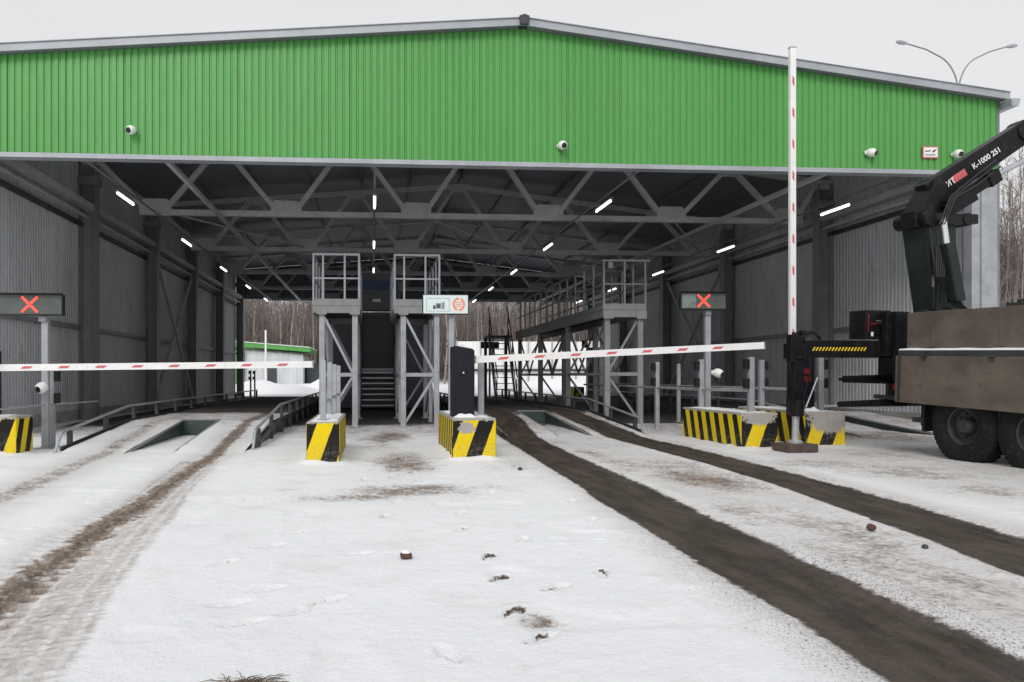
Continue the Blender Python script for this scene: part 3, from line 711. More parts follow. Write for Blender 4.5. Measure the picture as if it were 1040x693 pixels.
def barrier(loc, flip, L, ang, label, cw=0.35, boomz=0.9):
    t = thing('boom_barrier', label, 'barrier', loc, group='boom barriers')
    o = cabinet(MB(), cw).build('cabinet', M['navy'], t, bevel=0.015)
    MB().box(-cw / 2 + 0.03, cw / 2 - 0.03, -0.166, -0.161, 0.06, 0.95).build('door', M['navy'], o)
    l = MB(); l.lathe([(0.013, 0), (0.013, 0.01), (0, 0.012)], (0.0, -0.166, 0.68), (0, -1, 0), 12); l.build('lock', M['white'], o)
    sc = MB(); sc.add([(-cw / 2 + 0.04, -0.15, 1.085), (cw / 2 - 0.05, -0.15, 1.045), (cw / 2 - 0.04, 0.14, 1.05), (-cw / 2 + 0.04, 0.14, 1.09), (0, 0, 1.13)], [(0, 1, 4), (1, 2, 4), (2, 3, 4), (3, 0, 4)])
    sc.build('snow_cap', M['snow'], t, smooth=True)
    sn = MB(); vs = []; fs = []
    for j in range(9):
        for i_ in range(17):
            u, v = i_ / 16, j / 8; hh = max(0, 1 - (2 * u - 1) ** 2) * max(0, 1 - (2 * v - 1) ** 2)
            vs.append((-0.19 + 0.4 * u, -0.36 + 0.2 * v, -0.012 + 0.085 * hh * (0.8 + 0.5 * mnoise.noise(Vector((u * 4, v * 3, loc[0]))))))
    for j in range(8):
        for i_ in range(16): a = j * 17 + i_; fs.append((a, a + 1, a + 18, a + 17))
    sn.add(vs, fs); sn.build('snow_lump', M['snow'], t, smooth=True)
    bm_ = boom_mesh(L).build('boom', [M['white'], M['red'], M['lightsteel']], t)
    bm_.location = (flip * (cw / 2 + 0.02 if ang < 1 else -cw / 2 - 0.06), 0.0 if ang < 1 else -0.05, boomz)
    bm_.rotation_euler = (0, -ang, 0 if flip > 0 or ang > 1 else 0)
    h = MB(); h.lathe([(0.075, -0.06), (0.075, 0.06), (0, 0.065)], (0, 0, boomz), (flip, 0, 0), 16)
    return t
bt = barrier((1.40, 11.45, 0.62), 1, 4.66, 0.05, 'lowered white and red barrier boom reaching right from the dark cabinet in the middle', boomz=0.885)
barrier((-6.12, 12.15, 0.62), 1, 4.95, 0.012, 'lowered white and red barrier boom crossing the left lane', boomz=0.76)
t3 = barrier((7.86, 13.05, 0.62), 1, 5.66, PI / 2, 'raised white and red barrier boom standing upright in front of the gable', cw=0.3, boomz=0.95)
r = MB()
for z in (0.72, 0.58): r.box(-0.06, 0.06, -0.18, -0.167, z - 0.05, z + 0.04)
r.build('warning_lamp', M['redlamp'], t3)

# ------------------------------------------------------------------ sensor posts
def sensor_post(name, boxes, h):
    t = thing(name, '', 'post', group='grey sensor posts beside the lanes')
    MB().box(-0.045, 0.045, -0.045, 0.045, 0, h).build('post', M['lightsteel'], t, bevel=0.006)
    MB().box(-0.1, 0.1, -0.1, 0.1, 0, 0.012).build('base_plate', M['lightsteel'], t)
    for z in boxes:
        b = MB(); b.box(-0.125, -0.048, -0.06, 0.06, z - 0.09, z + 0.09); o = b.build('sensor_box', M['black'], t, bevel=0.008)
        l = MB()
        for dz in (-0.045, 0.045): l.lathe([(0.026, 0), (0.026, 0.006), (0.018, 0.007), (0, 0.004)], (-0.087, -0.06, z + dz), (0, -1, 0), 12)
        l.build('lens', M['lens'], o)
    return t
proto = sensor_post('sensor_post', (0.50, 0.84), 0.96); first = True
spots = [((6.66, 12.6, 0.62), 0, 'grey sensor post on the near end of the long striped block'),
         ((6.60, 14.45, 0.62), 0, 'grey sensor post on the far end of the long striped block'),
         ((8.15, 12.95, 0.62), PI, 'grey sensor post on the worn block just right of the raised boom'),
         ((8.02, 14.75, 0.62), PI, 'grey sensor post on the back of the worn block, left of the crane jack')]
for loc, rz, lab in spots: place(proto, first, loc, lab, rz); first = False
proto2 = sensor_post('sensor_post', (1.12, 1.46), 1.58); first = True
for loc, rz, lab in [((6.70, 17.0, 0), 0, 'tall grey sensor post standing in snow left of the long striped block'),
                     ((8.32, 19.6, 0), PI, 'grey sensor post behind the long striped block, next to the lane signal pole'),
                     ((-7.0, 43.2, 0), 0, 'far sensor post at the exit of the left lane, beside the left wall'),
                     ((-7.05, 45.0, 0), 0, 'farthest sensor post at the exit of the left lane')]:
    place(proto2, first, loc, lab, rz); first = False
proto3 = sensor_post('sensor_post', (0.86, 1.24), 1.36)
place(proto3, True, (-5.62, 13.4, 0), 'low grey sensor post beside the left lane signal pole', PI)
proto4 = sensor_post('sensor_post', (0.24, 0.62), 0.74)
place(proto4, True, (-6.05, 12.2, 0.62), 'short sensor post on the striped block near the left wall', PI)
proto5 = thing('slim_post', '', 'post', group='slim grey posts along the small striped block')
MB().box(-0.04, 0.04, -0.04, 0.04, 0, 0.88).build('post', M['lightsteel'], proto5, bevel=0.006)
MB().box(-0.09, 0.09, -0.09, 0.09, 0, 0.012).build('base_plate', M['lightsteel'], proto5)
first = True
for y, n in ((10.95, 'nearest'), (12.6, 'second')):
    place(proto5, first, (-0.72, y, 0.6), f'slim grey post on the small striped block, {n} of the row'); first = False
for y, n in ((14.6, 'third'), (16.4, 'farthest')):
    q = thing('slim_post', f'slim grey post behind the small striped block, {n} of the row', 'post', (-0.74, y, 0), group='slim grey posts along the small striped block')
    MB().box(-0.04, 0.04, -0.04, 0.04, 0, 1.48).build('post', M['lightsteel'], q)
q = thing('slim_post', 'slim grey post right of the dark barrier cabinet', 'post', (1.74, 11.75, 0.62))
MB().box(-0.045, 0.045, -0.045, 0.045, 0, 0.9).build('post', M['lightsteel'], q, bevel=0.006)
MB().box(-0.09, 0.09, -0.07, 0.07, 0.9, 0.93).build('boom_rest', M['galv'], q)
MB().box(-0.09, 0.09, -0.09, 0.09, 0, 0.012).build('base_plate', M['lightsteel'], q)

def pipe(pts, r, label, loc):
    b = MB(); b.tube(pts, r, 8); o = b.build('handrail_pipe', M['galv'], loc=loc, smooth=True)
    tag(o, label, 'pipe rail', 'pipe rails linking the posts')
pipe([(6.66, 12.6, 1.0), (6.60, 14.45, 0.98), (6.7, 17, 0.98), (6.7, 23, 0.98)], 0.028, 'horizontal pipe rail fixed to the posts on the long striped block', (6.6, 12.95, 0))
pipe([(8.2, 12.9, 1.0), (8.02, 14.75, 1.0), (8.32, 19.6, 0.98), (8.35, 25, 0.98)], 0.028, 'horizontal pipe rail behind the long striped block, running to the worn block', (8.2, 12.9, 0))
pipe([(-5.62, 10.5, 0.74), (-5.6, 13.15, 0.76), (-5.75, 15.9, 0.72)], 0.014, 'thin pipe rail in front of the left wall', (-5.6, 13, 0))
pipe([(-0.72, 10.95, 0.86), (-0.72, 12.6, 0.86), (-0.74, 16.4, 0.86)], 0.025, 'pipe rail joining the slim posts of the small striped block', (-0.72, 10.95, 0.6))
pipe([(8.6, 13.6, 0.92), (9.3, 15.0, 0.6), (10.6, 17.2, 0.52), (13.2, 17.6, 0.5)], 0.03, 'dark sagging pipe between the worn block and the right wall', (8.6, 13.6, 0))

# ------------------------------------------------------------------ lane signals and display
def signal(loc, dx, label, h=2.28, w=0.95, split=False, pole=0.055):
    t = thing('lane_signal', label, 'lane signal', loc, group='lane signals showing a red cross')
    MB().box(-pole, pole, -pole, pole, 0, h + 0.1).build('pole', M['lightsteel'], t, bevel=0.008)
    MB().box(-0.14, 0.14, -0.14, 0.14, 0, 0.015).build('base_plate', M['lightsteel'], t)
    hd = MB().box(dx - w / 2, dx + w / 2, -0.17, -0.06, h, h + 0.36).build('sign_case', M['black'], t, bevel=0.01)
    f = MB().box(dx - w / 2 + 0.02, dx + w / 2 - 0.02, -0.176, -0.171, h + 0.02, h + 0.34); f.build('sign_face', M['ledpanel'], hd)
    if split: MB().box(dx - w / 2 + 0.03, dx - 0.17, -0.18, -0.177, h + 0.03, h + 0.33).build('pale_panel', M['ledpanelpale'], hd)
    hood = MB(); hood.box(dx - w / 2 - 0.01, dx + w / 2 + 0.01, -0.27, -0.165, h + 0.361, h + 0.372)
    hood.build('hood', M['black'], hd)
    x = MB(); s = 0.115
    for sg in (1, -1):
        n = 7
        for k in range(n):      # the cross is rows of lamps
            q = -s + 2 * s * k / (n - 1)
            x.lathe([(0.026, 0), (0.026, 0.008), (0.0, 0.014)], (dx + q, -0.178, h + 0.18 + sg * q), (0, -1, 0), 8)
        x.bar((dx - s, -0.1795, h + 0.18 - sg * s), (dx + s, -0.1795, h + 0.18 + sg * s), 0.002, 0.036, up=(0, 0, 1))
    x.build('red_cross', M['redled'], hd)
    MB().box(-0.08, 0.04, -0.1, 0.06, h - 0.1, h - 0.01).build('bracket', M['steel'], t)
    return t
signal((-5.6, 13.1, 0), -0.19, 'red cross lane signal on a pole by the left wall', w=1.08)
signal((7.08, 15.2, 0), -0.16, 'red cross lane signal on a pole beside the right lane', h=2.64, w=0.98, split=True)
def display(loc, label, h, lit=True, w=0.84, dx=0.0, name='information_display', sc=1.0):
    t = thing(name, label, 'display', loc)
    MB().box(-0.05, 0.05, -0.05, 0.05, 0, h + 0.1).build('pole', M['lightsteel'], t)
    c = MB().box(dx - w / 2, dx + w / 2, -0.16, -0.055, h, h + 0.36).build('case', M['black'], t, bevel=0.01)
    if lit:
        MB().box(dx - w / 2 + 0.015, dx + w / 2 - 0.015, -0.166, -0.161, h + 0.015, h + 0.345).build('screen', M['screen'], c)
        x0 = dx - w / 2 + 0.07; g = MB(); t0 = 0.008; y0, y1 = -0.17, -0.167
        xa, xb, za, zb = x0, x0 + 0.42, h + 0.05, h + 0.29
        g.box(xa, xb, y0, y1, za, za + t0); g.box(xa, xb, y0, y1, zb - t0, zb); g.box(xa, xa + t0, y0, y1, za + t0, zb - t0); g.box(xb - t0, xb, y0, y1, za + t0, zb - t0)
        g.box(xa + 0.17, xa + 0.27, y0, y1, za + 0.05, za + 0.15)
        g.box(xa + 0.28, xa + 0.33, y0, y1, za + 0.04, za + 0.17)
        g.build('picture_frame', M['screengrey'], c)
        k = MB(); k.box(xa + 0.12, xa + 0.165, y0, y1, za + 0.04, za + 0.11); k.box(xa + 0.19, xa + 0.25, -0.173, -0.1705, za + 0.06, za + 0.13); k.build('pictogram', M['screendark'], c)
        o = MB(); cx, cz = dx + w / 2 - 0.18, h + 0.18
        for k in range(20):
            if k in (4, 14): continue
            a0, a1 = 2 * PI * k / 20, 2 * PI * (k + 1) / 20
            o.add([(cx + r_ * math.cos(a), -0.169, cz + r_ * math.sin(a) * 1.1) for a in (a0, a1) for r_ in (0.075, 0.115)], [(0, 1, 3, 2)])
        for dz in (-0.035, 0.0, 0.035): o.box(cx - 0.062, cx + 0.062, -0.1695, -0.168, cz + dz - 0.009, cz + dz + 0.009)
        o.build('round_symbol', M['screenorange'], c)
    return t
display((1.45, 13.5, 0), 'lit white information display with orange round symbol above the dark cabinet', 2.37, dx=-0.12)
display((6.4, 40, 0), 'unlit dark display seen far down the right lane on a thin pole', 2.75, lit=False, w=1.0)
d = thing('small_sign', 'small white and red sign on a pole far down by the right wall', 'sign', (12.45, 40, 0))
MB().box(-0.05, 0.05, -0.04, 0.04, 0, 3.2).build('pole', M['steel'], d)
MB().box(-0.95, 0.05, -0.1, -0.045, 2.8, 3.2).build('plate', M['black'], d)
MB().box(-0.62, 0.03, -0.106, -0.101, 2.82, 3.18).build('lit_face', M['screen'], d)
rr = MB()
for z in (2.92, 3.0, 3.08): rr.box(-0.55, -0.33, -0.112, -0.108, z, z + 0.03)
rr.build('red_text_lines', M['screenorange'], d)

# ------------------------------------------------------------------ cctv cameras
cam_p = thing('security_camera', '', 'camera', group='white security cameras')
b = MB(); b.lathe([(0.0, 0.0), (0.05, 0.002), (0.05, 0.05), (0.04, 0.06)], (0, 0, 0), (0, -1, 0), 16); b.build('mount', M['white'], cam_p, smooth=True)
b = MB(); b.lathe([(0.0, -0.115), (0.05, -0.105), (0.085, -0.06), (0.098, 0.0), (0.085, 0.06), (0.06, 0.09), (0.055, 0.095)], (0.0, -0.13, -0.01), (-0.35, -1, -0.35), 20)
b.build('body', M['white'], cam_p, smooth=True)
b = MB(); b.lathe([(0.058, 0.092), (0.052, 0.108), (0.03, 0.118), (0, 0.12)], (0.0, -0.13, -0.01), (-0.35, -1, -0.35), 16); b.build('lens', M['lens'], cam_p, smooth=True)
def P(px, py, Y): return None
place(cam_p, True, (-4.92, Y0 - 0.01, 6.29), 'white round security camera on the green gable, leftmost of four')
for loc, lab, rz in [((3.98, Y0 - 0.01, 6.17), 'white round security camera near the middle of the green gable', 0.5),
                     ((10.83, Y0 - 0.01, 6.16), 'white security camera on the green gable between raised boom and small sign', 0.9),
                     ((12.86, Y0 - 0.01, 6.16), 'white security camera partly behind the crane boom on the green gable', 0.3)]:
    place(cam_p, False, loc, lab, rz)
place(cam_p, False, (-5.58, 13.02, 1.06), 'small white camera on the left signal pole under the barrier boom')
place(cam_p, False, (7.14, 15.12, 1.32), 'small white camera on the right signal pole under the red cross', 0.9)

# small warning sign on the gable
s = thing('warning_sign', 'small white warning sign with red edge on the green gable', 'sign', (12.33, Y0 - 0.01, 6.2))
MB().box(-0.18, 0.18, -0.03, -0.004, -0.13, 0.13).build('red_border', M['red'], s)
f = MB().box(-0.16, 0.16, -0.036, -0.031, -0.105, 0.105).build('plate', M['white'], s)
g = MB(); g.bar((-0.13, -0.038, 0.02), (0.0, -0.038, 0.03), 0.003, 0.022); g.prism([(0.03, 0.0), (0.07, 0.0), (0.13, 0.055), (0.13, 0.075), (0.075, 0.045), (0.06, 0.05)], -0.041, -0.0375)
g.box(-0.13, 0.12, -0.041, -0.0375, -0.05, -0.042); g.box(-0.13, 0.10, -0.041, -0.0375, -0.075, -0.068)
g.build('dark_marks', M['black'], f)

# ------------------------------------------------------------------ stair towers
def tower(x0, x1, y0, y1, label, leg_x):
    t = thing('access_tower', label, 'access tower', ((x0 + x1) / 2, y0, 0), group='twin access towers')
    lm = M['lightsteel']; la, lb = leg_x
    zd = 2.78
    for x in (la, lb):
        for y in (y0 + 0.12, y1 - 0.12):
            b = MB(); b.box(x - 0.065, x + 0.065, y - 0.065, y + 0.065, 0, zd); b.box(x - 0.13, x + 0.13, y - 0.13, y + 0.13, 0, 0.02)
            b.build('leg', lm, t, local=False)
    for y in (y0 + 0.12, y1 - 0.12):
        b = MB(); zm = 1.28; b.bar((la + 0.07, y, zm), (lb - 0.07, y, zm), 0.08, 0.09)
        b.bar((la + 0.06, y, zd - 0.1), (lb - 0.06, y, zm + 0.05), 0.045, 0.06)
        b.bar((la + 0.06, y, 0.12), (lb - 0.06, y, zm - 0.05), 0.045, 0.06)
        b.build('front_brace' if y < (y0 + y1) / 2 else 'rear_brace', lm, t, local=False)
    b = MB()
    for x in (la, lb):
        b.bar((x, y0 + 0.2, 1.28), (x, y1 - 0.2, 1.28), 0.07, 0.08)
        ym = (y0 + y1) / 2; b.box(x - 0.05, x + 0.05, ym - 0.05, ym + 0.05, 0, zd)
        b.bar((x, y0 + 0.2, 0.2), (x, ym, 1.22), 0.05, 0.05); b.bar((x, y1 - 0.2, 0.2), (x, ym, 1.22), 0.05, 0.05)
        b.bar((x, y0 + 0.2, zd - 0.1), (x, ym, 1.35), 0.05, 0.05)
    b.build('side_brace', lm, t, local=False)
    b = MB(); b.box(x0, x1, y0, y0 + 0.08, 2.78, 2.95); b.box(x0, x1, y1 - 0.08, y1, 2.78, 2.95)
    b.box(x0, x0 + 0.08, y0 + 0.082, y1 - 0.082, 2.78, 2.95); b.box(x1 - 0.08, x1, y0 + 0.082, y1 - 0.082, 2.78, 2.95)
    b.box(x0 + 0.01, x1 - 0.01, y0 - 0.012, y0 - 0.002, 2.955, 3.12)
    for x in (la, lb): b.box(x - 0.12, x + 0.12, y0 - 0.016, y0 - 0.001, 2.74, 2.93)
    b.build('deck_frame', M['steel'], t, local=False)
    MB().box(x0 + 0.02, x1 - 0.02, y0 + 0.01, y1 - 0.01, 2.955, 2.98).build('deck', M['deckgrate'], t, local=False)
    b = MB(); zr = 4.2
    xsr = [x0 + 0.02, x0 + (x1 - x0) * 0.22, x0 + (x1 - x0) * 0.68, x1 - 0.02]
    for y in (y0,):
        for x in xsr: b.bar((x, y + 0.02, 2.98), (x, y + 0.02, zr), 0.045, 0.045)
        b.bar((x0, y + 0.02, zr), (x1, y + 0.02, zr), 0.05, 0.05); b.bar((x0, y + 0.02, 3.62), (x1, y + 0.02, 3.62), 0.035, 0.035)
    for x in (x0 + 0.02, x1 - 0.02):
        b.bar((x, y0, zr), (x, y1, zr), 0.045, 0.045); b.bar((x, y0, 3.62), (x, y1, 3.62), 0.035, 0.035)
        y = y0 + 1.0
        while y <= y1: b.bar((x, y, 2.98), (x, y, zr), 0.045, 0.045); y += 0.98
    b.build('railing', M['lightsteel'], t, local=False)
    return t
tower(-1.44, -0.30, 18.0, 22.0, 'tall grey steel access tower left of the dark stair cabin', (-1.22, -0.42))
tower(0.53, 1.66, 18.0, 22.0, 'tall grey steel access tower right of the dark stair, behind the display', (0.76, 1.58))

# cabin between the towers with its stair
cb = thing('control_cabin', 'dark cabin with steep steps standing between the two access towers', 'cabin', (0.2, 27, 0))
MB().box(-1.5, 2.3, 28.6, 33.0, 0.02, 3.7).build('body', M['cabin'], cb, local=False)
b = MB(); b.box(-0.55, 0.98, 28.0, 28.55, 3.75, 5.15); b.build('portal_head', M['cabin'], cb, local=False)
b = MB(); b.box(-0.62, -0.48, 27.9, 28.5, 0, 3.745); b.box(0.90, 1.04, 27.9, 28.5, 0, 3.745); b.build('portal_frame', M['darksteel'], cb, local=False)
MB().box(-0.52, 0.95, 27.97, 27.995, 4.5, 4.85).build('blue_band', M['blue'], cb, local=False)
MB().box(0.02, 0.32, 27.97, 27.99, 4.05, 4.16).build('name_plate', M['white'], cb, local=False)
MB().box(-0.42, 0.84, 28.565, 28.58, 1.56, 3.6).build('door', M['darksteel'], cb, local=False)
for k in range(7):
    z = 0.2 * (k + 1); y = 26.9 + 0.2 * k; b = MB(); b.box(-0.38, 0.80, y, y + 0.22, z - 0.05, z); b.build('step', M['galv'], cb, local=False)
b = MB(); b.box(-0.42, 0.84, 28.3, 28.56, 1.42, 1.55); b.build('landing', M['lightsteel'], cb, local=False)
b = MB()
for x in (-0.43, 0.85):
    b.bar((x, 26.8, 0.1), (x, 28.3, 1.5), 0.05, 0.2); b.bar((x, 26.85, 1.1), (x, 28.3, 2.45), 0.04, 0.04)
    for y in (26.85, 27.6, 28.25): b.bar((x, y, (y - 26.8) * 0.93), (x, y, 1.08 + (y - 26.85) * 0.93), 0.035, 0.035)
b.build('stair_stringers', M['steel'], cb, local=False)

# ------------------------------------------------------------------ long gallery right of the right lane
gl = thing('inspection_gallery', 'long raised steel walkway with railings beside the right lane', 'walkway', (6.6, 19, 0))
gx0, gx1, gy0, gy1 = 5.98, 7.12, 18.8, 30.5
for i, y in enumerate((18.95, 22.8, 26.6, 30.3)):
    for x in (6.12, 7.0):
        b = MB(); b.box(x - 0.07, x + 0.07, y - 0.07, y + 0.07, 0, 2.78); b.box(x - 0.13, x + 0.13, y - 0.13, y + 0.13, 0, 0.33 if False else 0.02)
        b.build('leg', M['steel'], gl, local=False)
b = MB()
for y in (18.95, 22.8, 26.6, 30.3):
    b.bar((6.19, y, 1.3), (6.93, y, 1.3), 0.08, 0.09); b.bar((6.18, y, 1.4), (6.93, y, 2.7), 0.045, 0.06); b.bar((6.18, y, 1.2), (6.93, y, 0.15), 0.045, 0.06)
for ya, yb in ((18.95, 22.8), (22.8, 26.6), (26.6, 30.3)):
    for x in (6.12, 7.0):
        b.bar((x, ya + 0.1, 2.7), (x, (ya + yb) / 2, 1.35), 0.05, 0.05); b.bar((x, yb - 0.1, 2.7), (x, (ya + yb) / 2, 1.35), 0.05, 0.05)
        b.bar((x, ya + 0.1, 1.3), (x, yb - 0.1, 1.3), 0.06, 0.07); 
b.build('bracing', M['steel'], gl, local=False)
b = MB(); b.box(gx0, gx1, gy0, gy0 + 0.08, 2.78, 2.97); b.box(gx0, gx0 + 0.08, gy0 + 0.082, gy1, 2.78, 2.97); b.box(gx1 - 0.08, gx1, gy0 + 0.082, gy1, 2.78, 2.97)
b.box(gx0 + .01, gx1 - .01, gy0 - 0.012, gy0 - 0.002, 2.975, 3.13); b.box(gx0 - 0.012, gx0 - 0.002, gy0, gy1, 2.975, 3.1)
for x in (6.12, 7.0): b.box(x - 0.13, x + 0.13, gy0 - 0.016, gy0 - 0.001, 2.74, 2.95)
b.build('deck_frame', M['steel'], gl, local=False)
MB().box(gx0 + 0.02, gx1 - 0.02, gy0 + 0.01, gy1, 2.972, 2.995).build('deck', M['deckgrate'], gl, local=False)
b = MB(); zr = 4.25
for x in (gx0 + 0.02, gx1 - 0.02):
    b.bar((x, gy0, zr), (x, gy1, zr), 0.05, 0.05); b.bar((x, gy0, 3.64), (x, gy1, 3.64), 0.035, 0.035)
    y = gy0 + 0.02
    while y <= gy1: b.bar((x, y, 3.0), (x, y, zr), 0.045, 0.045); y += 0.9
b.bar((gx0 - 0.02, gy0 + 0.02, zr), (gx1 + 0.1, gy0 + 0.02, zr), 0.05, 0.05); b.bar((gx0, gy0 + 0.02, 3.64), (gx1 + 0.05, gy0 + 0.02, 3.64), 0.035, 0.035)
b.bar(((gx0 + gx1) / 2, gy0 + 0.02, 3.0), ((gx0 + gx1) / 2, gy0 + 0.02, zr), 0.045, 0.045)
b.build('railing', M['steel'], gl, local=False)
MB().box(gx0 + 0.12, gx0 + 0.24, gy0 - 0.06, gy0 - 0.01, 4.05, 4.2).build('junction_box', M['steel'], gl, local=False)
# second walkway whose stair drops beside it on the lane side
lg = thing('access_stair', 'dark steep steel stair descending to the floor at the far end of the walkway', 'stair', (5.2, 29.5, 0))
b = MB()
for x in (4.95, 5.75):
    b.bar((x, 29.2, 0.1), (x, 31.2, 3.0), 0.05, 0.2); b.bar((x, 29.0, 1.2), (x, 31.2, 4.2), 0.045, 0.045); b.bar((x, 29.1, 0.6), (x, 31.2, 3.6), 0.035, 0.035)
    for k in range(3): y = 29.1 + k * 0.95; z = 0.1 + (y - 29.2) * 1.45; b.bar((x, y, max(z, 0)), (x, y, z + 1.2), 0.04, 0.04)
b.build('stringers_and_rails', M['darksteel'], lg, local=False)
b = MB()
for k in range(12): z = 0.24 * (k + 1); y = 29.3 + k * 0.165; b.box(4.98, 5.72, y, y + 0.2, z - 0.03, z)
b.build('treads', M['deckgrate'], lg, local=False)
b = MB(); b.box(4.9, 5.97, 31.2, 32.2, 2.9, 2.98)
for x in (4.95, 5.85):
    b.box(x - 0.06, x + 0.06, 32.0, 32.12, 0, 2.9)
b.build('top_landing', M['darksteel'], lg, local=False)

TRZ = math.atan2(-0.9994, 0.0338)
TSH = math.radians(8.74)
def K(p):
    """turn a crane point about the column side of the truck"""
    x, y, z = p
    rx = 0.25 * x + 0.968 * y - 0.30; rt = -0.968 * x + 0.25 * y
    return Vector((0.1 * rx - 0.995 * rt, 0.995 * rx + 0.1 * rt, z))
# ------------------------------------------------------------------ crane truck (local +x points to its front, y=0 is the visible side)
tk = thing('crane_truck', 'flatbed crane truck with brown weathered sideboards and black folding crane', 'truck', (8.51, 11.46, -0.03), TRZ)
tk.rotation_euler = (0, math.radians(1.9), TRZ)
cr = M['crane']
def tb(name, mb, mat, parent=tk, turn=False, **kw):
    if turn: mb.v = [tuple(K(v)) for v in mb.v]
    return mb.build(name, mat, parent, **kw)
b = MB(); b.box(0.0, 6.2, 0.12, 0.17, 1.70, 2.30); up = tb('upper_sideboard', b, M['board'], bevel=0.008)
b = MB(); b.box(0.0, 6.2, 2.33, 2.38, 1.70, 2.30); tb('far_sideboard', b, M['board'], bevel=0.008)
b = MB(); b.box(-0.05, 6.2, -0.03, 0.02, 0.86, 1.61); lo = tb('lower_sideboard', b, M['board'], bevel=0.008)
b = MB()
for x in (0.02, 3.0, 6.1): b.box(x, x + 0.05, -0.045, -0.033, 0.87, 1.6)
tb('board_frames', b, M['darksteel'])
b = MB(); b.box(0.0, 6.2, -0.03, 2.4, 1.612, 1.695); tb('bed_floor', b, M['darksteel'])
n = 60; b = MB(); vs = []; fs = []
for i in range(n):
    x = 0.02 + i * 6.1 / n
    zz = 1.697 + 0.02 + 0.012 * mnoise.noise(Vector((x * 3, 0, 0)))
    w = 0.02 * mnoise.noise(Vector((x * 4, 5, 0)))
    vs += [(x, -0.032 + w, 1.697), (x, -0.02 + w, zz), (x, 0.115, zz + 0.012)]
for i in range(n - 1): fs += [(3 * i, 3 * i + 3, 3 * i + 4, 3 * i + 1), (3 * i + 1, 3 * i + 4, 3 * i + 5, 3 * i + 2)]
b.add(vs, fs); tb('ledge_snow', b, M['snow'], smooth=True)
b = MB()
for y in (0.75, 1.6): b.box(-1.2, 8.2, y - 0.05, y + 0.05, 0.85, 1.15)
for x in (0.2, 1.4, 2.6, 4.0, 5.6): b.box(x, x + 0.1, 0.1, 2.3, 1.3, 1.6)
tb('chassis_rails', b, M['darksteel'])
def wheel(x, y0, s):
    w = MB(); R = 0.58
    w.lathe([(0.27, 0.05), (0.33, 0.0), (0.46, -0.01), (R - 0.04, 0.02), (R, 0.07), (R, 0.25), (R - 0.04, 0.3), (0.4, 0.31), (0.27, 0.27)], (x, y0, R), (0, s, 0), 40)
    o = tb('wheel', MB().box(x - 0.02, x + 0.02, min(y0 + s * .1, y0 + s * .25), max(y0 + s * .1, y0 + s * .25), R - 0.02, R + 0.02), M['darksteel'])
    tr = MB()
    for k in range(44):
        a = 2 * PI * k / 44
        for hy, da in ((0.125, 0), (0.2, 0.07)):
            c = Vector((x + (R - 0.001) * math.cos(a + da), y0 + s * hy, R + (R - 0.001) * math.sin(a + da)))
            d = Vector((math.cos(a + da), 0, math.sin(a + da)))
            tr.bar(c - Vector((0, 0.07, 0)), c + Vector((0, 0.065, 0)), 0.05, 0.010, up=tuple(d))
    w.v += []; off = len(w.v); w.v += tr.v; w.f += [tuple(i + off for i in f) for f in tr.f]; w.mi += tr.mi
    tb('tyre', w, M['tyre'], parent=o, smooth=True)
    r = MB(); r.lathe([(0.275, 0.26), (0.275, 0.04), (0.255, 0.05), (0.235, 0.14), (0.13, 0.17), (0.12, 0.06), (0.09, 0.03), (0.0, 0.03)], (x, y0, R), (0, s, 0), 28)
    for k in range(10):
        a = 2 * PI * k / 10; r.lathe([(0.016, 0.165), (0.016, 0.13), (0, 0.128)], (x + 0.185 * math.cos(a), y0, R + 0.185 * math.sin(a)), (0, s, 0), 6)
    tb('rim', r, M['rim'], parent=o, smooth=True)
for x in (1.13, 2.28, 7.2):
    wheel(x, 0.08, 1); wheel(x, 2.28, -1)
b = MB()
b.box(0.32, 0.37, 0.15, 0.5, 0.42, 1.1); b.box(0.24, 0.318, 0.2, 0.9, 0.5, 1.3); b.box(1.69, 1.74, 0.15, 0.5, 0.5, 1.1)
tb('mudguard_frame', b, M['black'])
b = MB(); b.box(0.12, 0.316, 0.15, 0.28, 0.55, 0.62); b.box(-0.9, 0.3, 0.25, 0.35, 0.86, 0.93); tb('step_bracket', b, M['darksteel'])
# cab, towards the front
b = MB(); b.prism([(6.5, 1.1), (8.4, 1.1), (8.45, 1.7), (8.3, 2.75), (6.5, 2.8)], 0.0, 2.4); cab = tb('cab', b, M['rim'], bevel=0.05)
b = MB(); b.prism([(7.2, 1.85), (8.28, 1.85), (8.15, 2.5), (7.2, 2.55)], -0.012, -0.004); b.build('side_window', M['glass'], cab)
b = MB(); b.prism([(0.15, 1.8), (2.25, 1.8), (2.15, 2.55), (0.25, 2.55)], 8.43, 8.46, ax='x'); b.build('windscreen', M['glass'], cab)
# crane base, controls
b = MB(); b.box(-1.15, -0.1, 0.5, 2.0, 1.15, 2.2); b.box(-0.95, -0.3, 0.55, 1.95, 0.85, 1.148); tb('crane_base', b, cr, bevel=0.02)
b = MB(); b.box(-0.12, -0.06, -0.02, 0.6, 1.2, 2.3); b.box(-0.16, -0.123, 0.0, 0.16, 1.35, 2.33); tb('headboard', b, cr)
b = MB(); b.box(-0.75, -0.35, -0.34, 0.10, 1.88, 2.36); b.box(-0.3, -0.17, -0.1, 0.3, 1.6, 2.33)
for k in range(6): b.tube([(-0.55, -0.34, 1.96 + 0.06 * k), (-0.55, -0.44, 1.97 + 0.06 * k)], 0.009, 6)
for k in range(4): b.tube([(-0.3, 0.15 + 0.05 * k, 2.0), (-0.22, 0.1 + 0.05 * k, 1.9), (-0.2, 0.2, 1.6)], 0.018, 6)
ct = tb('control_box', b, cr, bevel=0.01)
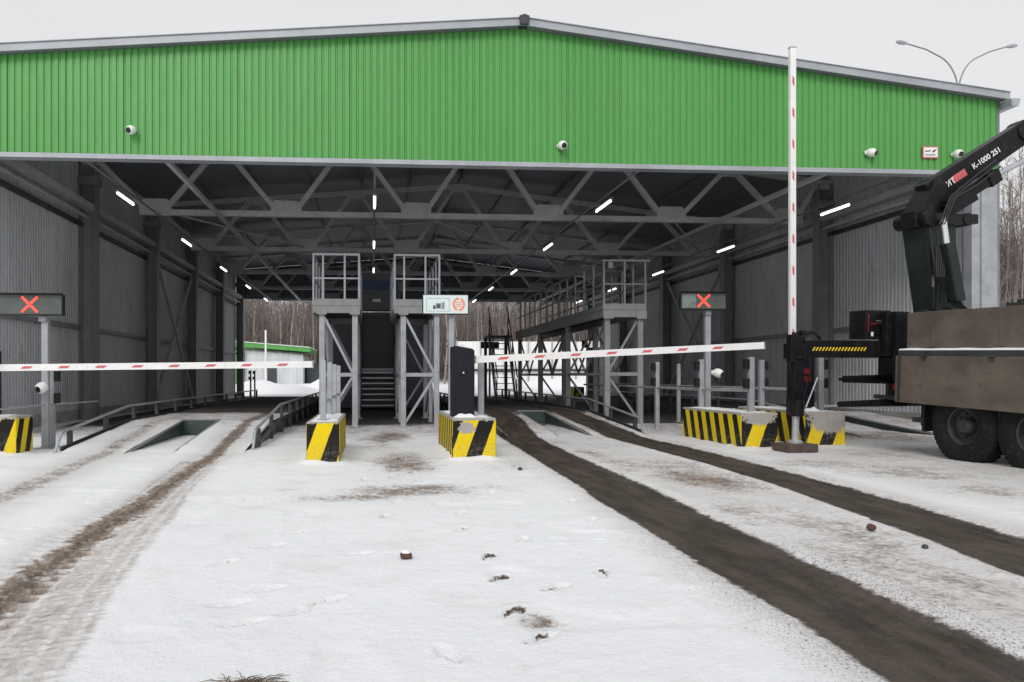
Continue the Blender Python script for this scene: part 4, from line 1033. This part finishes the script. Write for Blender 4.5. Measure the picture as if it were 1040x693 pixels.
b = MB(); b.box(-0.349, -0.345, -0.26, -0.12, 2.13, 2.15); b.box(-0.349, -0.345, -0.30, -0.28, 2.0, 2.3); b.build('red_label', M['redlamp'], ct)
b = MB(); b.box(-0.349, -0.345, -0.24, -0.20, 1.93, 2.0); b.build('white_label', M['white'], ct)
b = MB()
for k in range(5): b.tube([(-0.34, -0.05 - 0.03 * k, 2.1 + 0.02 * k), (-0.26, 0.0, 2.2), (-0.25, 0.1, 1.95 - 0.05 * k)], 0.013, 6)
b.build('valve_pipes', M['darksteel'], ct)
# outrigger
b = MB(); b.box(-0.59, -0.31, -1.42, 1.0, 1.57, 1.86); ob = tb('outrigger_beam', b, cr, bevel=0.012)
b = MB()
for k in range(17):
    y = -1.30 + k * 0.056
    b.add([(-0.305, y, 1.685), (-0.305, y + 0.027, 1.685), (-0.305, y + 0.062, 1.745), (-0.305, y + 0.035, 1.745)], [(0, 1, 2, 3)])
b.build('hazard_stripes', M['yellow'], ob)
b = MB(); b.box(-0.55, -0.35, -1.58, -1.40, 0.62, 1.93); b.box(-0.58, -0.32, -1.63, -1.36, 1.55, 1.8); b.tube([(-0.45, -1.5, 1.93), (-0.45, -1.5, 1.99)], 0.06, 12)
b.tube([(-0.45, -1.46, 0.60), (-0.45, -1.46, 0.87)], 0.125, 16); b.box(-0.42, -0.28, -1.68, -1.60, 1.5, 1.95)
b.tube([(-0.47, -1.35, 1.95), (-0.45, -1.2, 2.0), (-0.45, -1.05, 1.88)], 0.02, 6); b.box(-0.53, -0.43, -1.40, -1.33, 1.85, 2.02)
b.tube([(-0.40, -1.62, 1.9), (-0.3, -1.68, 1.4), (-0.36, -1.58, 0.9)], 0.014, 6); b.tube([(-0.40, -1.38, 1.9), (-0.28, -1.33, 1.4), (-0.36, -1.42, 0.8)], 0.014, 6)
jk = tb('jack_leg', b, cr, bevel=0.01)
b = MB(); b.tube([(-0.45, -1.47, 0.16), (-0.45, -1.47, 0.63)], 0.055, 14); b.lathe([(0.12, 0.15), (0.12, 0.18), (0.06, 0.21)], (-0.45, -1.47, 0), (0, 0, 1), 16)
b.build('jack_rod', M['galv'], jk, smooth=True)
b = MB(); b.tube([(-0.35, -1.36, 0.75), (-0.31, -1.19, 1.25)], 0.012, 6); b.build('release_lever', M['galv'], jk)
# lower stowed bars at the tail
b = MB(); b.tube([(-0.75, -0.42, 1.2), (-0.75, 0.7, 1.2)], [0.06, 0.09], 12); b.tube([(-0.75, -0.5, 1.2), (-0.75, -0.42, 1.2)], 0.025, 8); b.box(-0.62, -0.5, 0.4, 0.55, 0.75, 1.58)
tb('underrun_bar', b, cr); b = MB(); b.tube([(-0.6, -0.6, 0.78), (-0.6, 1.5, 0.84)], [0.05, 0.09], 10); tb('support_tube', b, cr)
# column
def obox(mb, p, q, w0, d0, w1, d1, ax=(1, 0, 0)):
    """tapered box from p to q"""
    p = Vector(p); q = Vector(q); d = (q - p).normalized(); a = Vector(ax); a = (a - d * a.dot(d)).normalized(); c = d.cross(a)
    vs = [p - a * d0 / 2 - c * w0 / 2, p + a * d0 / 2 - c * w0 / 2, p + a * d0 / 2 + c * w0 / 2, p - a * d0 / 2 + c * w0 / 2,
          q - a * d1 / 2 - c * w1 / 2, q + a * d1 / 2 - c * w1 / 2, q + a * d1 / 2 + c * w1 / 2, q - a * d1 / 2 + c * w1 / 2]
    mb.add(vs, [(3, 2, 1, 0), (4, 5, 6, 7), (0, 1, 5, 4), (1, 2, 6, 5), (2, 3, 7, 6), (3, 0, 4, 7)]); return mb
b = MB(); b.lathe([(0.36, 0), (0.36, 0.12), (0.28, 0.16), (0.28, 0.2)], (-0.3, 1.42, 2.2), (0, 0, 1), 24)
obox(b, (-0.28, 1.42, 2.3), (-0.3, 1.22, 3.95), 0.48, 0.42, 0.66, 0.46); tb('crane_column', b, M['cranegreen'], turn=True, bevel=0.02)
b = MB(); obox(b, (-0.3, 1.05, 3.8), (-0.3, 1.4, 4.5), 0.5, 0.4, 0.42, 0.34)
b.lathe([(0, 0), (0.13, 0), (0.13, 0.62), (0, 0.62)], (0.02, 0.93, 3.86), (-1, 0, 0), 18); b.lathe([(0, 0), (0.11, 0), (0.11, 0.6), (0, 0.6)], (0.02, 1.72, 3.88), (-1, 0, 0), 18)
obox(b, (-0.25, 0.82, 3.72), (-0.25, 0.82, 4.0), 0.12, 0.3, 0.16, 0.3); obox(b, (-0.1, 1.0, 3.86), (-0.1, 1.95, 3.9), 0.2, 0.2, 0.16, 0.2); tb('column_head', b, cr, turn=True, bevel=0.015)
b = MB(); r0 = K((-0.31, 1.16, 4.28)); r1 = K((-0.05, 2.90, 5.42))
obox(b, r0, r1, 0.44, 0.26, 0.36, 0.24)
dd = (r1 - r0).normalized(); b.lathe([(0, 0), (0.2, 0), (0.2, 0.3), (0, 0.3)], r1 + Vector((0.15, 0, 0)), (-1, 0, 0), 20)
bo = tb('crane_boom', b, cr, bevel=0.02)
# writing on the boom
ax_ = (Vector((1, 0, 0)) - dd * dd.x).normalized(); upv = ax_.cross(dd).normalized()
if upv.z < 0: upv = -upv
def on_boom(u, v, out): return r0 + dd * u + upv * v + ax_ * out
def boom_plate(name, u0, u1, v0, v1, mat, out=0.136):
    b = MB(); b.add([on_boom(u0, v0, out), on_boom(u1, v0, out), on_boom(u1, v1, out), on_boom(u0, v1, out)], [(0, 1, 2, 3)]); return b.build(name, mat, bo)
boom_plate('red_badge', 0.47, 0.74, -0.05, 0.07, M['red'])
def text_on_boom(txt, size, u, v, mat, name):
    cu = bpy.data.curves.new(name, 'FONT'); cu.body = txt; cu.size = size; cu.offset = 0.003
    tmp = bpy.data.objects.new(name + '_src', cu); C.objects.link(tmp)
    dg = bpy.context.evaluated_depsgraph_get(); me = bpy.data.meshes.new_from_object(tmp.evaluated_get(dg)); C.objects.unlink(tmp); bpy.data.objects.remove(tmp)
    me.name = name; me.materials.clear(); me.materials.append(mat)
    o = bpy.data.objects.new(name, me); C.objects.link(o); o.parent = bo
    mt = Matrix((dd, upv, ax_)).transposed().to_4x4(); mt.translation = on_boom(u, v, 0.139)
    o.matrix_local = mt
    return o
text_on_boom('K-1000 251', 0.125, 0.88, -0.03, M['white'], 'lettering')
text_on_boom('ИТ', 0.13, 0.32, -0.04, M['white'], 'lettering')
b = MB(); obox(b, (-0.06, 1.35, 4.1), (0.07, 2.15, 4.60), 0.17, 0.16, 0.17, 0.16); obox(b, (-0.05, 1.3, 4.0), (0.03, 1.8, 4.3), 0.22, 0.1, 0.22, 0.1); obox(b, (0.05, 2.0, 4.51), (0.08, 2.2, 4.63), 0.24, 0.2, 0.22, 0.18); cyb = tb('boom_cylinder', b, cr, turn=True, bevel=0.015)
b = MB(); b.tube([K((0.08, 2.18, 4.62)), K((0.17, 3.2, 5.12))], 0.05, 12); b.build('piston_rod', M['galv'], cyb, smooth=True)
b = MB(); obox(b, r1 + Vector((0.1, 0.1, 0.05)), r1 + Vector((0.25, 0.9, -1.6)), 0.28, 0.22, 0.22, 0.2); oj = tb('outer_boom', b, cr, bevel=0.02)
b = MB(); obox(b, r1 + Vector((0.22, 0.12, -0.18)), r1 + Vector((0.24, 0.2, -0.42)), 0.12, 0.02, 0.12, 0.02); b.build('red_marker', M['red'], oj)
b = MB(); b.tube([(0.06, 1.12, 3.86), (0.1, 1.16, 3.42)], 0.05, 12); lc = tb('lift_rod', b, M['chrome'], turn=True, smooth=True)
b = MB(); obox(b, (0.1, 1.16, 3.45), (0.14, 1.36, 2.5), 0.2, 0.18, 0.2, 0.18); tb('lift_cylinder', b, M['cranegreen'], turn=True, bevel=0.02)
b = MB()
for k in range(5): b.tube([(0.05, 1.0 + 0.03 * k, 3.4), (0.1, 0.98 + 0.04 * k, 2.9), (0.12, 1.3 + 0.05 * k, 2.45), (0.05, 1.62 + 0.03 * k, 2.36)], 0.014, 6)
tb('hose_bundle', b, M['black'], turn=True)
b = MB(); b.tube([(0.02, 1.0, 2.74), (0.02, 1.0, 2.92)], 0.018, 8); tb('grease_pot', b, M['board'], turn=True)
b = MB(); b.box(1.55, 2.25, 0.35, 0.95, 2.31, 2.36); b.box(1.6, 1.72, 0.4, 0.9, 2.0, 2.31); b.box(2.08, 2.2, 0.4, 0.9, 2.0, 2.31); b.tube([(1.6, 0.5, 2.39), (1.9, 0.42, 2.41), (2.2, 0.6, 2.39)], 0.02, 6); tb('stowed_pad', b, M['darksteel'])
for x in (0.55, 1.75, 2.95, 4.15, 5.35):
    b = MB(); b.box(x - 0.03, x + 0.03, -0.042, -0.031, 1.54, 1.6); b.tube([(x - 0.06, -0.04, 1.61), (x + 0.06, -0.04, 1.61)], 0.018, 8); tb('board_hinge', b, M['darksteel'])
    b = MB(); b.box(x - 0.025, x + 0.025, 0.105, 0.119, 1.75, 2.1); b.box(x - 0.04, x + 0.04, 0.095, 0.118, 1.76, 1.83); tb('board_latch', b, M['board'])
b = MB(); b.box(1.0, 1.08, 0.1, 0.18, 1.22, 1.34); b.box(-0.16, -0.10, 0.02, 0.12, 1.05, 1.15); tb('marker_lamp', b, M['redlamp'])
b = MB(); b.box(2.9, 3.6, 0.2, 0.7, 0.55, 1.1); tb('fuel_tank', b, M['darksteel'], bevel=0.05)
for kk, off in enumerate((0.0, 0.05, 0.1)):
    b = MB(); b.tube([(0.1, 1.0 + off, 3.75), (0.16, 1.15 + off, 4.2), (0.16, 1.6 + off, 4.52 - off), (0.14, 2.1 + off, 4.85 - off)], 0.014, 6); tb('boom_hose', b, M['black'], turn=True)
b = MB(); b.tube([(-0.02, 1.05, 2.4), (0.05, 0.98, 3.1), (0.0, 0.92, 3.7)], 0.018, 6); b.tube([(0.0, 1.1, 2.4), (0.08, 1.03, 3.0), (0.06, 1.0, 3.7)], 0.015, 6); tb('column_hose', b, M['black'], turn=True)

fb = MB(); fb.box(-0.27, 0.27, -0.22, 0.22, 0, 0.13)
o = fb.build('foot_block', M['wood'], loc=(0, 0, 0), bevel=0.01); 
tkm = Matrix.Rotation(TRZ, 4, 'Z'); pf = Vector((8.51, 11.46, 0)) + (tkm @ Vector((-0.45, -1.47, 0)))
o.location = (pf.x, pf.y, 0.0); o.rotation_euler = (0, 0, 0.05)
tag(o, 'dirty brown block laid on the snow under the crane jack', 'support block')

# ------------------------------------------------------------------ double street lamp behind the shed
sl = thing('street_lamp', 'tall double armed street lamp rising behind the right end of the roof', 'street lamp', (18.6, 22.3, 0))
b = MB(); b.tube([(0, 0, 0), (0, 0, 5), (0, 0, 10.2)], [0.1, 0.08, 0.045], 12); b.build('pole', M['steel'], sl, smooth=True)
for s, dx, dz in ((-1, 1.75, 1.55), (1, 1.65, 1.5)):
    b = MB(); pts = []
    for k in range(13):
        t = k / 12; a = t * PI / 2
        pts.append((s * (0.9 * (1 - math.cos(a))) , 0, 10.2 + 1.25 * math.sin(a)) if k < 10 else None)
    pts = [p for p in pts if p]; lx, _, lz = pts[-1]
    pts += [(s * (abs(lx) + 0.5), 0, lz + 0.24), (s * dx, 0, lz + 0.42)]
    b.tube(pts, 0.022, 8); b.build('arm', M['steel'], sl, smooth=True)
    b = MB(); b.lathe([(0, 0), (0.03, 0.02), (0.06, 0.1), (0.065, 0.25), (0.04, 0.36), (0, 0.37)], (s * (dx - 0.05), 0, lz + 0.41), (s, 0, 0.15), 12); o = b.build('lamp_head', M['lightsteel'], sl, smooth=True)

# ------------------------------------------------------------------ beyond the shed
hs = thing('service_building', 'small grey outbuilding with bright green roof edge beyond the shed', 'building', (-10.2, 80, 0))
b = MB(); corr(b, (-13.6, 80), (-7.4, 80), lambda t: 0, lambda t: 4.0 - 0.5 * t, P=0.3, depth=0.03); b.box(-13.6, -7.4, 80.05, 88, 0, 3.4); b.build('wall', M['sheet'], hs, local=False)
b = MB(); corr(b, (-15.6, 79.6), (-13.6, 79.6), lambda t: 0, lambda t: 4.0, P=0.3, depth=0.03); b.build('green_wall_panel', M['green'], hs, local=False)
b = MB(); b.prism([(-15.8, 4.5), (-6.6, 3.8), (-6.6, 4.25), (-15.8, 5.0)], 79.3, 89); b.build('roof', M['green'], hs, local=False)
b = MB(); b.prism([(-15.8, 5.01), (-6.6, 4.26), (-6.6, 4.33), (-15.8, 5.08)], 79.2, 89); b.build('roof_snow', M['snow'], hs, local=False)
MB().box(-11.2, -10.2, 79.9, 79.96, 0, 2.2).build('door', M['darksteel'], hs, local=False)
b = MB(); b.box(-7.2, -3.2, 82, 86, 0, 2.6); o = b.build('green_container', M['pit'], loc=(-5.2, 84, 0)); tag(o, 'dark green container right of the small green roofed outbuilding', 'container')
fn = thing('perimeter_fence', 'long pale fence behind the shed in front of the bare wood', 'fence', (26, 88, 0))
b = MB(); corr(b, (10, 88), (48, 88), lambda t: 0.2, lambda t: 5.4, P=0.5, depth=0.05); b.build('panels', M['white'], fn, local=False)
for k in range(14):
    b = MB(); b.box(10 + k * 2.9, 10.15 + k * 2.9, 87.8, 87.93, 0, 5.5); b.build('post', M['lightsteel'], fn, local=False)
b = MB(); b.box(10, 48, 87.6, 87.75, 1.8, 2.1); b.build('dark_rail', M['darksteel'], fn, local=False)
def heap(cx, cy, rx, ry, h, label, seed):
    n = 28; vs = []; fs = []
    for j in range(n):
        for i in range(n):
            u, v = -1 + 2 * i / (n - 1), -1 + 2 * j / (n - 1); r = math.hypot(u, v)
            z = max(0, 1 - r * r) * (0.75 + 0.5 * mnoise.noise(Vector((u * 2.2, v * 2.2, seed)))) + 0.07 * mnoise.noise(Vector((u * 7, v * 7, seed))) * (r < 1)
            vs.append((cx + rx * u, cy + ry * v, h * z - 0.04))
    for j in range(n - 1):
        for i in range(n - 1): a = j * n + i; fs.append((a, a + 1, a + n + 1, a + n))
    b = MB(); b.add(vs, fs); o = b.build('snow_heap', M['snow'], loc=(cx, cy, 0), smooth=True); tag(o, label, 'snow heap', 'ploughed snow heaps beyond the shed')
heap(-7.5, 56, 4.5, 3, 1.1, 'white ploughed snow heap just beyond the exit of the left lane', 1)
heap(-3.6, 62, 3.2, 3, 1.2, 'smaller snow heap right of the big one beyond the left lane', 2)
heap(9.0, 58, 6, 3, 0.9, 'low snow heap beyond the exit of the right lane', 3)
heap(17, 66, 6, 4, 1.3, 'snow heap in front of the pale fence behind the walkway', 4)
for x, y, lab in ((-12.6, 71, 'left one of two thin white poles in front of the green roofed outbuilding'), (-10.1, 71, 'right one of two thin white poles in front of the green roofed outbuilding')):
    b = MB(); b.tube([(x, y, 0), (x, y, 5.6)], 0.09, 8); b.box(x - 0.16, x + 0.16, y - 0.16, y + 0.16, 0, 0.3); o = b.build('marker_pole', M['white'], loc=(x, y, 0)); tag(o, lab, 'pole', 'thin white poles beyond the shed')

# trees: birches with trunk and crown
def birch(seed, H):
    r = random.Random(seed); tr = MB(); br = MB(); pts = []; x = y = 0
    n = 9
    for i in range(n + 1):
        pts.append(Vector((x, y, H * i / n))); x += r.uniform(-0.22, 0.22); y += r.uniform(-0.22, 0.22)
    rad = [0.135 * (1 - 0.88 * i / n) for i in range(n + 1)]
    tr.tube(pts, rad, 6)
    for k in range(46):
        t = r.uniform(0.3, 0.99); i = min(int(t * n), n - 1); p = pts[i].lerp(pts[i + 1], t * n - i)
        a = r.uniform(0, 2 * PI); L = (1.15 - t) * H * 0.26 * r.uniform(0.5, 1.1)
        d = Vector((math.cos(a), math.sin(a), r.uniform(0.7, 1.7))).normalized()
        q = p + d * L * 0.6; e = q + (d + Vector((0, 0, 0.25 * r.uniform(-1, 1)))).normalized() * L * 0.5
        br.tube([p, q, e], [0.028, 0.018, 0.006], 3, cap=False)
        for m in range(7):
            s = r.uniform(0.3, 1.0); b0 = p.lerp(q, s / 0.6) if s < 0.6 else q.lerp(e, (s - 0.6) / 0.4)
            dv = (d + Vector((r.uniform(-0.9, 0.9), r.uniform(-0.9, 0.9), r.uniform(-0.6, 0.7)))).normalized()
            br.tube([b0, b0 + dv * L * 0.28, b0 + dv * L * 0.5 + Vector((0, 0, -0.1 * L))], [0.012, 0.009, 0.004], 3, cap=False)
    return tr, br
protos = []
for s in range(5):
    H = 17 + s * 1.1; tr, br = birch(s + 3, H)
    t = thing('birch_tree', '', 'tree', (0, 0, 0), group='bare birches at the edge of the wood')
    tr.build('trunk', M['birch'], t, smooth=True); br.build('crown', M['bark'], t)
    protos.append(t)
slots = []
for k in range(26): slots.append((-24 + k * 2.05 + random.uniform(-0.7, 0.7), 90 + random.uniform(0, 7)))
for k in range(16): slots.append((46 + k * 1.5 + random.uniform(-0.6, 0.6), 56 + random.uniform(0, 9)))
slots.sort()
used = set()
for i, (x, y) in enumerate(slots):
    v = i % 5; first = v not in used; used.add(v)
    lean = random.uniform(-0.06, 0.06)
    where = 'beyond the shed exit' if x < 40 else 'to the right of the shed'
    o = place(protos[v], first, (x, y, gz(np.array([x]), np.array([y]), np.array([0.0]))[0] - 0.1), f'bare pale birch at the edge of the wood {where}', random.uniform(0, 6.28), group='bare birches ' + where, scale=random.uniform(0.9, 1.12))
    o.rotation_euler = (lean, random.uniform(-0.05, 0.05), o.rotation_euler.z)

# the wood behind: too many stems to count
def wood():
    V = []; F = []; nb = 0
    N = 34000
    lf = rng.random(N) < 0.6; Y = np.where(lf, rng.uniform(96, 150, N), rng.uniform(60, 105, N)); X = np.where(lf, rng.uniform(-40, 62, N), Y * rng.uniform(0.72, 1.15, N)); H = rng.uniform(5, 19, N) * (0.9 + 0.25 * np.sin(X * 0.35) * np.sin(X * 0.11 + 1)); Wd = rng.uniform(0.025, 0.10, N)
    lx = rng.normal(0, 0.09, N) * H; ly = rng.normal(0, 0.05, N) * H; Z0 = 0.8
    P0 = np.stack([X - Wd, Y, np.full(N, Z0)], -1); P1 = np.stack([X + Wd, Y, np.full(N, Z0)], -1)
    P2 = np.stack([X + lx + Wd * 0.15, Y + ly, H], -1); P3 = np.stack([X + lx - Wd * 0.15, Y + ly, H], -1)
    V.append(np.stack([P0, P1, P2, P3], 1).reshape(-1, 3))
    # twigs
    K = 110000; j = rng.integers(0, N, K); t = rng.uniform(0.25, 1.0, K)
    bx = X[j] + lx[j] * t; by = Y[j] + ly[j] * t; bz = Z0 + (H[j] - Z0) * t; L = rng.uniform(0.6, 2.6, K); a = rng.uniform(0, 2 * PI, K); el = rng.uniform(0.2, 1.3, K)
    dx = np.cos(a) * np.cos(el) * L; dy = np.sin(a) * np.cos(el) * L; dz = np.sin(el) * L; w = 0.022
    V.append(np.stack([np.stack([bx - w, by, bz], -1), np.stack([bx + w, by, bz + w], -1), np.stack([bx + dx + 0.004, by + dy, bz + dz], -1), np.stack([bx + dx - 0.004, by + dy, bz + dz], -1)], 1).reshape(-1, 3))
    V = np.concatenate(V).astype(np.float32); nq = len(V) // 4
    me = bpy.data.meshes.new('bare_wood'); me.vertices.add(len(V)); me.vertices.foreach_set('co', V.ravel())
    me.loops.add(nq * 4); me.loops.foreach_set('vertex_index', np.arange(nq * 4, dtype=np.int32))
    me.polygons.add(nq); me.polygons.foreach_set('loop_start', np.arange(0, nq * 4, 4, dtype=np.int32))
    mi = np.zeros(nq, np.int32); mi[:N] = (rng.random(N) < 0.05).astype(np.int32); me.materials.append(M['bark']); me.materials.append(M['birch'])
    me.polygons.foreach_set('material_index', mi); me.update(calc_edges=True)
    o = bpy.data.objects.new('bare_wood', me); C.objects.link(o); tag(o, 'dense brown leafless wood behind the shed', 'wood', kind='stuff')
wood()

# ------------------------------------------------------------------ little things on the snow
def clod(x, y, r, label, seed, mat='stone', snow=False, grp=None):
    t = thing('dirt_clod', label, 'clod', (x, y, 0.0), group=grp)
    import bmesh
    bm = bmesh.new(); bmesh.ops.create_icosphere(bm, subdivisions=3, radius=1)
    for v in bm.verts:
        k = 1 + 0.22 * mnoise.noise(v.co * 1.6 + Vector((seed, 0, 0))) + 0.1 * mnoise.noise(v.co * 5)
        v.co = Vector((v.co.x * r * k, v.co.y * r * k, v.co.z * r * 0.8 * k + r * 0.55))
    me = bpy.data.meshes.new('lump'); bm.to_mesh(me); bm.free(); me.materials.append(M[mat])
    me.polygons.foreach_set('use_smooth', [True] * len(me.polygons))
    o = bpy.data.objects.new('lump', me); C.objects.link(o); o.parent = t
    if snow:
        b = MB(); b.lathe([(r * 0.72, r * 0.95), (r * 0.8, r * 1.1), (r * 0.6, r * 1.42), (0, r * 1.55)], (0, 0, 0), (0, 0, 1), 20); b.build('snow_cap', M['snow'], t, smooth=True)
clod(0.23, 5.04, 0.042, 'round brown clod capped with snow, alone on the open snow', 1, snow=True)
clod(4.05, 5.75, 0.035, 'reddish brown clod lying between the two dark wheel tracks', 4)
clod(4.0, 5.1, 0.022, 'small dark clod nearer the camera between the wheel tracks', 6, 'darksteel')
clod(1.96, 9.7, 0.03, 'dark clod beside the left edge of the dark track near the middle block', 8, 'darksteel')
# dry weed in the foreground
wd = thing('dry_weed', 'flattened dry dark weed sticking out of the snow in the foreground', 'weed', (-0.5, 3.02, 0))
b = MB(); rw = random.Random(5)
for k in range(110):
    a = rw.uniform(0, 2 * PI); L = rw.uniform(0.05, 0.17); p = Vector((rw.uniform(-0.1, 0.1), rw.uniform(-0.035, 0.035), 0.0))
    d = Vector((math.cos(a), 0.5 * math.sin(a), rw.uniform(-0.02, 0.14)))
    b.tube([p, p + d * L * 0.5 + Vector((0, 0, 0.015)), p + d * L], [0.0022, 0.0018, 0.001], 4, cap=False)
b.build('stems', M['twig'], wd)

# ------------------------------------------------------------------ light, sky, camera
SUN_EL, SUN_ROT = math.radians(38), math.radians(200)
w = bpy.data.worlds.new('World'); scene.world = w; w.use_nodes = True
nt = w.node_tree; nt.nodes.clear()
out = nt.nodes.new('ShaderNodeOutputWorld'); bg = nt.nodes.new('ShaderNodeBackground'); nt.links.new(bg.outputs[0], out.inputs[0])
sky = nt.nodes.new('ShaderNodeTexSky'); sky.sky_type = 'NISHITA'; sky.sun_disc = False; sky.sun_elevation = SUN_EL; sky.sun_rotation = SUN_ROT
sky.dust_density = 4.0; sky.ozone_density = 1.0; sky.air_density = 1.0
hsv = nt.nodes.new('ShaderNodeHueSaturation'); hsv.inputs['Saturation'].default_value = 0.10; nt.links.new(sky.outputs[0], hsv.inputs['Color'])
mx = nt.nodes.new('ShaderNodeMix'); mx.data_type = 'RGBA'; mx.inputs[0].default_value = 0.86
tcw = nt.nodes.new('ShaderNodeTexCoord'); nz = nt.nodes.new('ShaderNodeTexNoise'); nz.inputs['Scale'].default_value = 1.6; nz.inputs['Detail'].default_value = 5
mpw = nt.nodes.new('ShaderNodeMapping'); mpw.inputs['Scale'].default_value = (1, 1, 2.5); nt.links.new(tcw.outputs['Generated'], mpw.inputs[0]); nt.links.new(mpw.outputs[0], nz.inputs['Vector'])
cm = nt.nodes.new('ShaderNodeMix'); cm.data_type = 'RGBA'; nt.links.new(nz.outputs[0], cm.inputs[0])
cm.inputs[6].default_value = (8.0, 8.05, 8.3, 1); cm.inputs[7].default_value = (9.2, 9.2, 9.3, 1)
nt.links.new(hsv.outputs[0], mx.inputs[6]); nt.links.new(cm.outputs[2], mx.inputs[7]); nt.links.new(mx.outputs[2], bg.inputs['Color'])
bg.inputs['Strength'].default_value = 0.10
sun = bpy.data.lights.new('sun', 'SUN'); sun.energy = 1.45; sun.angle = math.radians(25); sun.color = (1.0, 0.97, 0.93)
so = bpy.data.objects.new('sun', sun); C.objects.link(so)
az = SUN_ROT; dv = Vector((math.sin(az) * math.cos(SUN_EL), math.cos(az) * math.cos(SUN_EL), math.sin(SUN_EL)))
so.rotation_euler = (-dv).to_track_quat('-Z', 'Y').to_euler()
so.location = (0, -20, 30)

cd = bpy.data.cameras.new('camera'); co = bpy.data.objects.new('camera', cd); C.objects.link(co); scene.camera = co
cd.sensor_width = 36; cd.lens = 750 / 1040 * 36; cd.clip_end = 1500; cd.clip_start = 0.05
cd.shift_x = (520 - (378 + 750 * math.tan(TH))) / 1040; cd.shift_y = 35.5 / 1040
co.location = (0, 0, 1.25); co.rotation_euler = (math.radians(90), 0, -TH)
scene.view_settings.view_transform = 'Standard'; scene.view_settings.look = 'None'; scene.view_settings.exposure = 0
scene.render.resolution_x = 1024; scene.render.resolution_y = 682
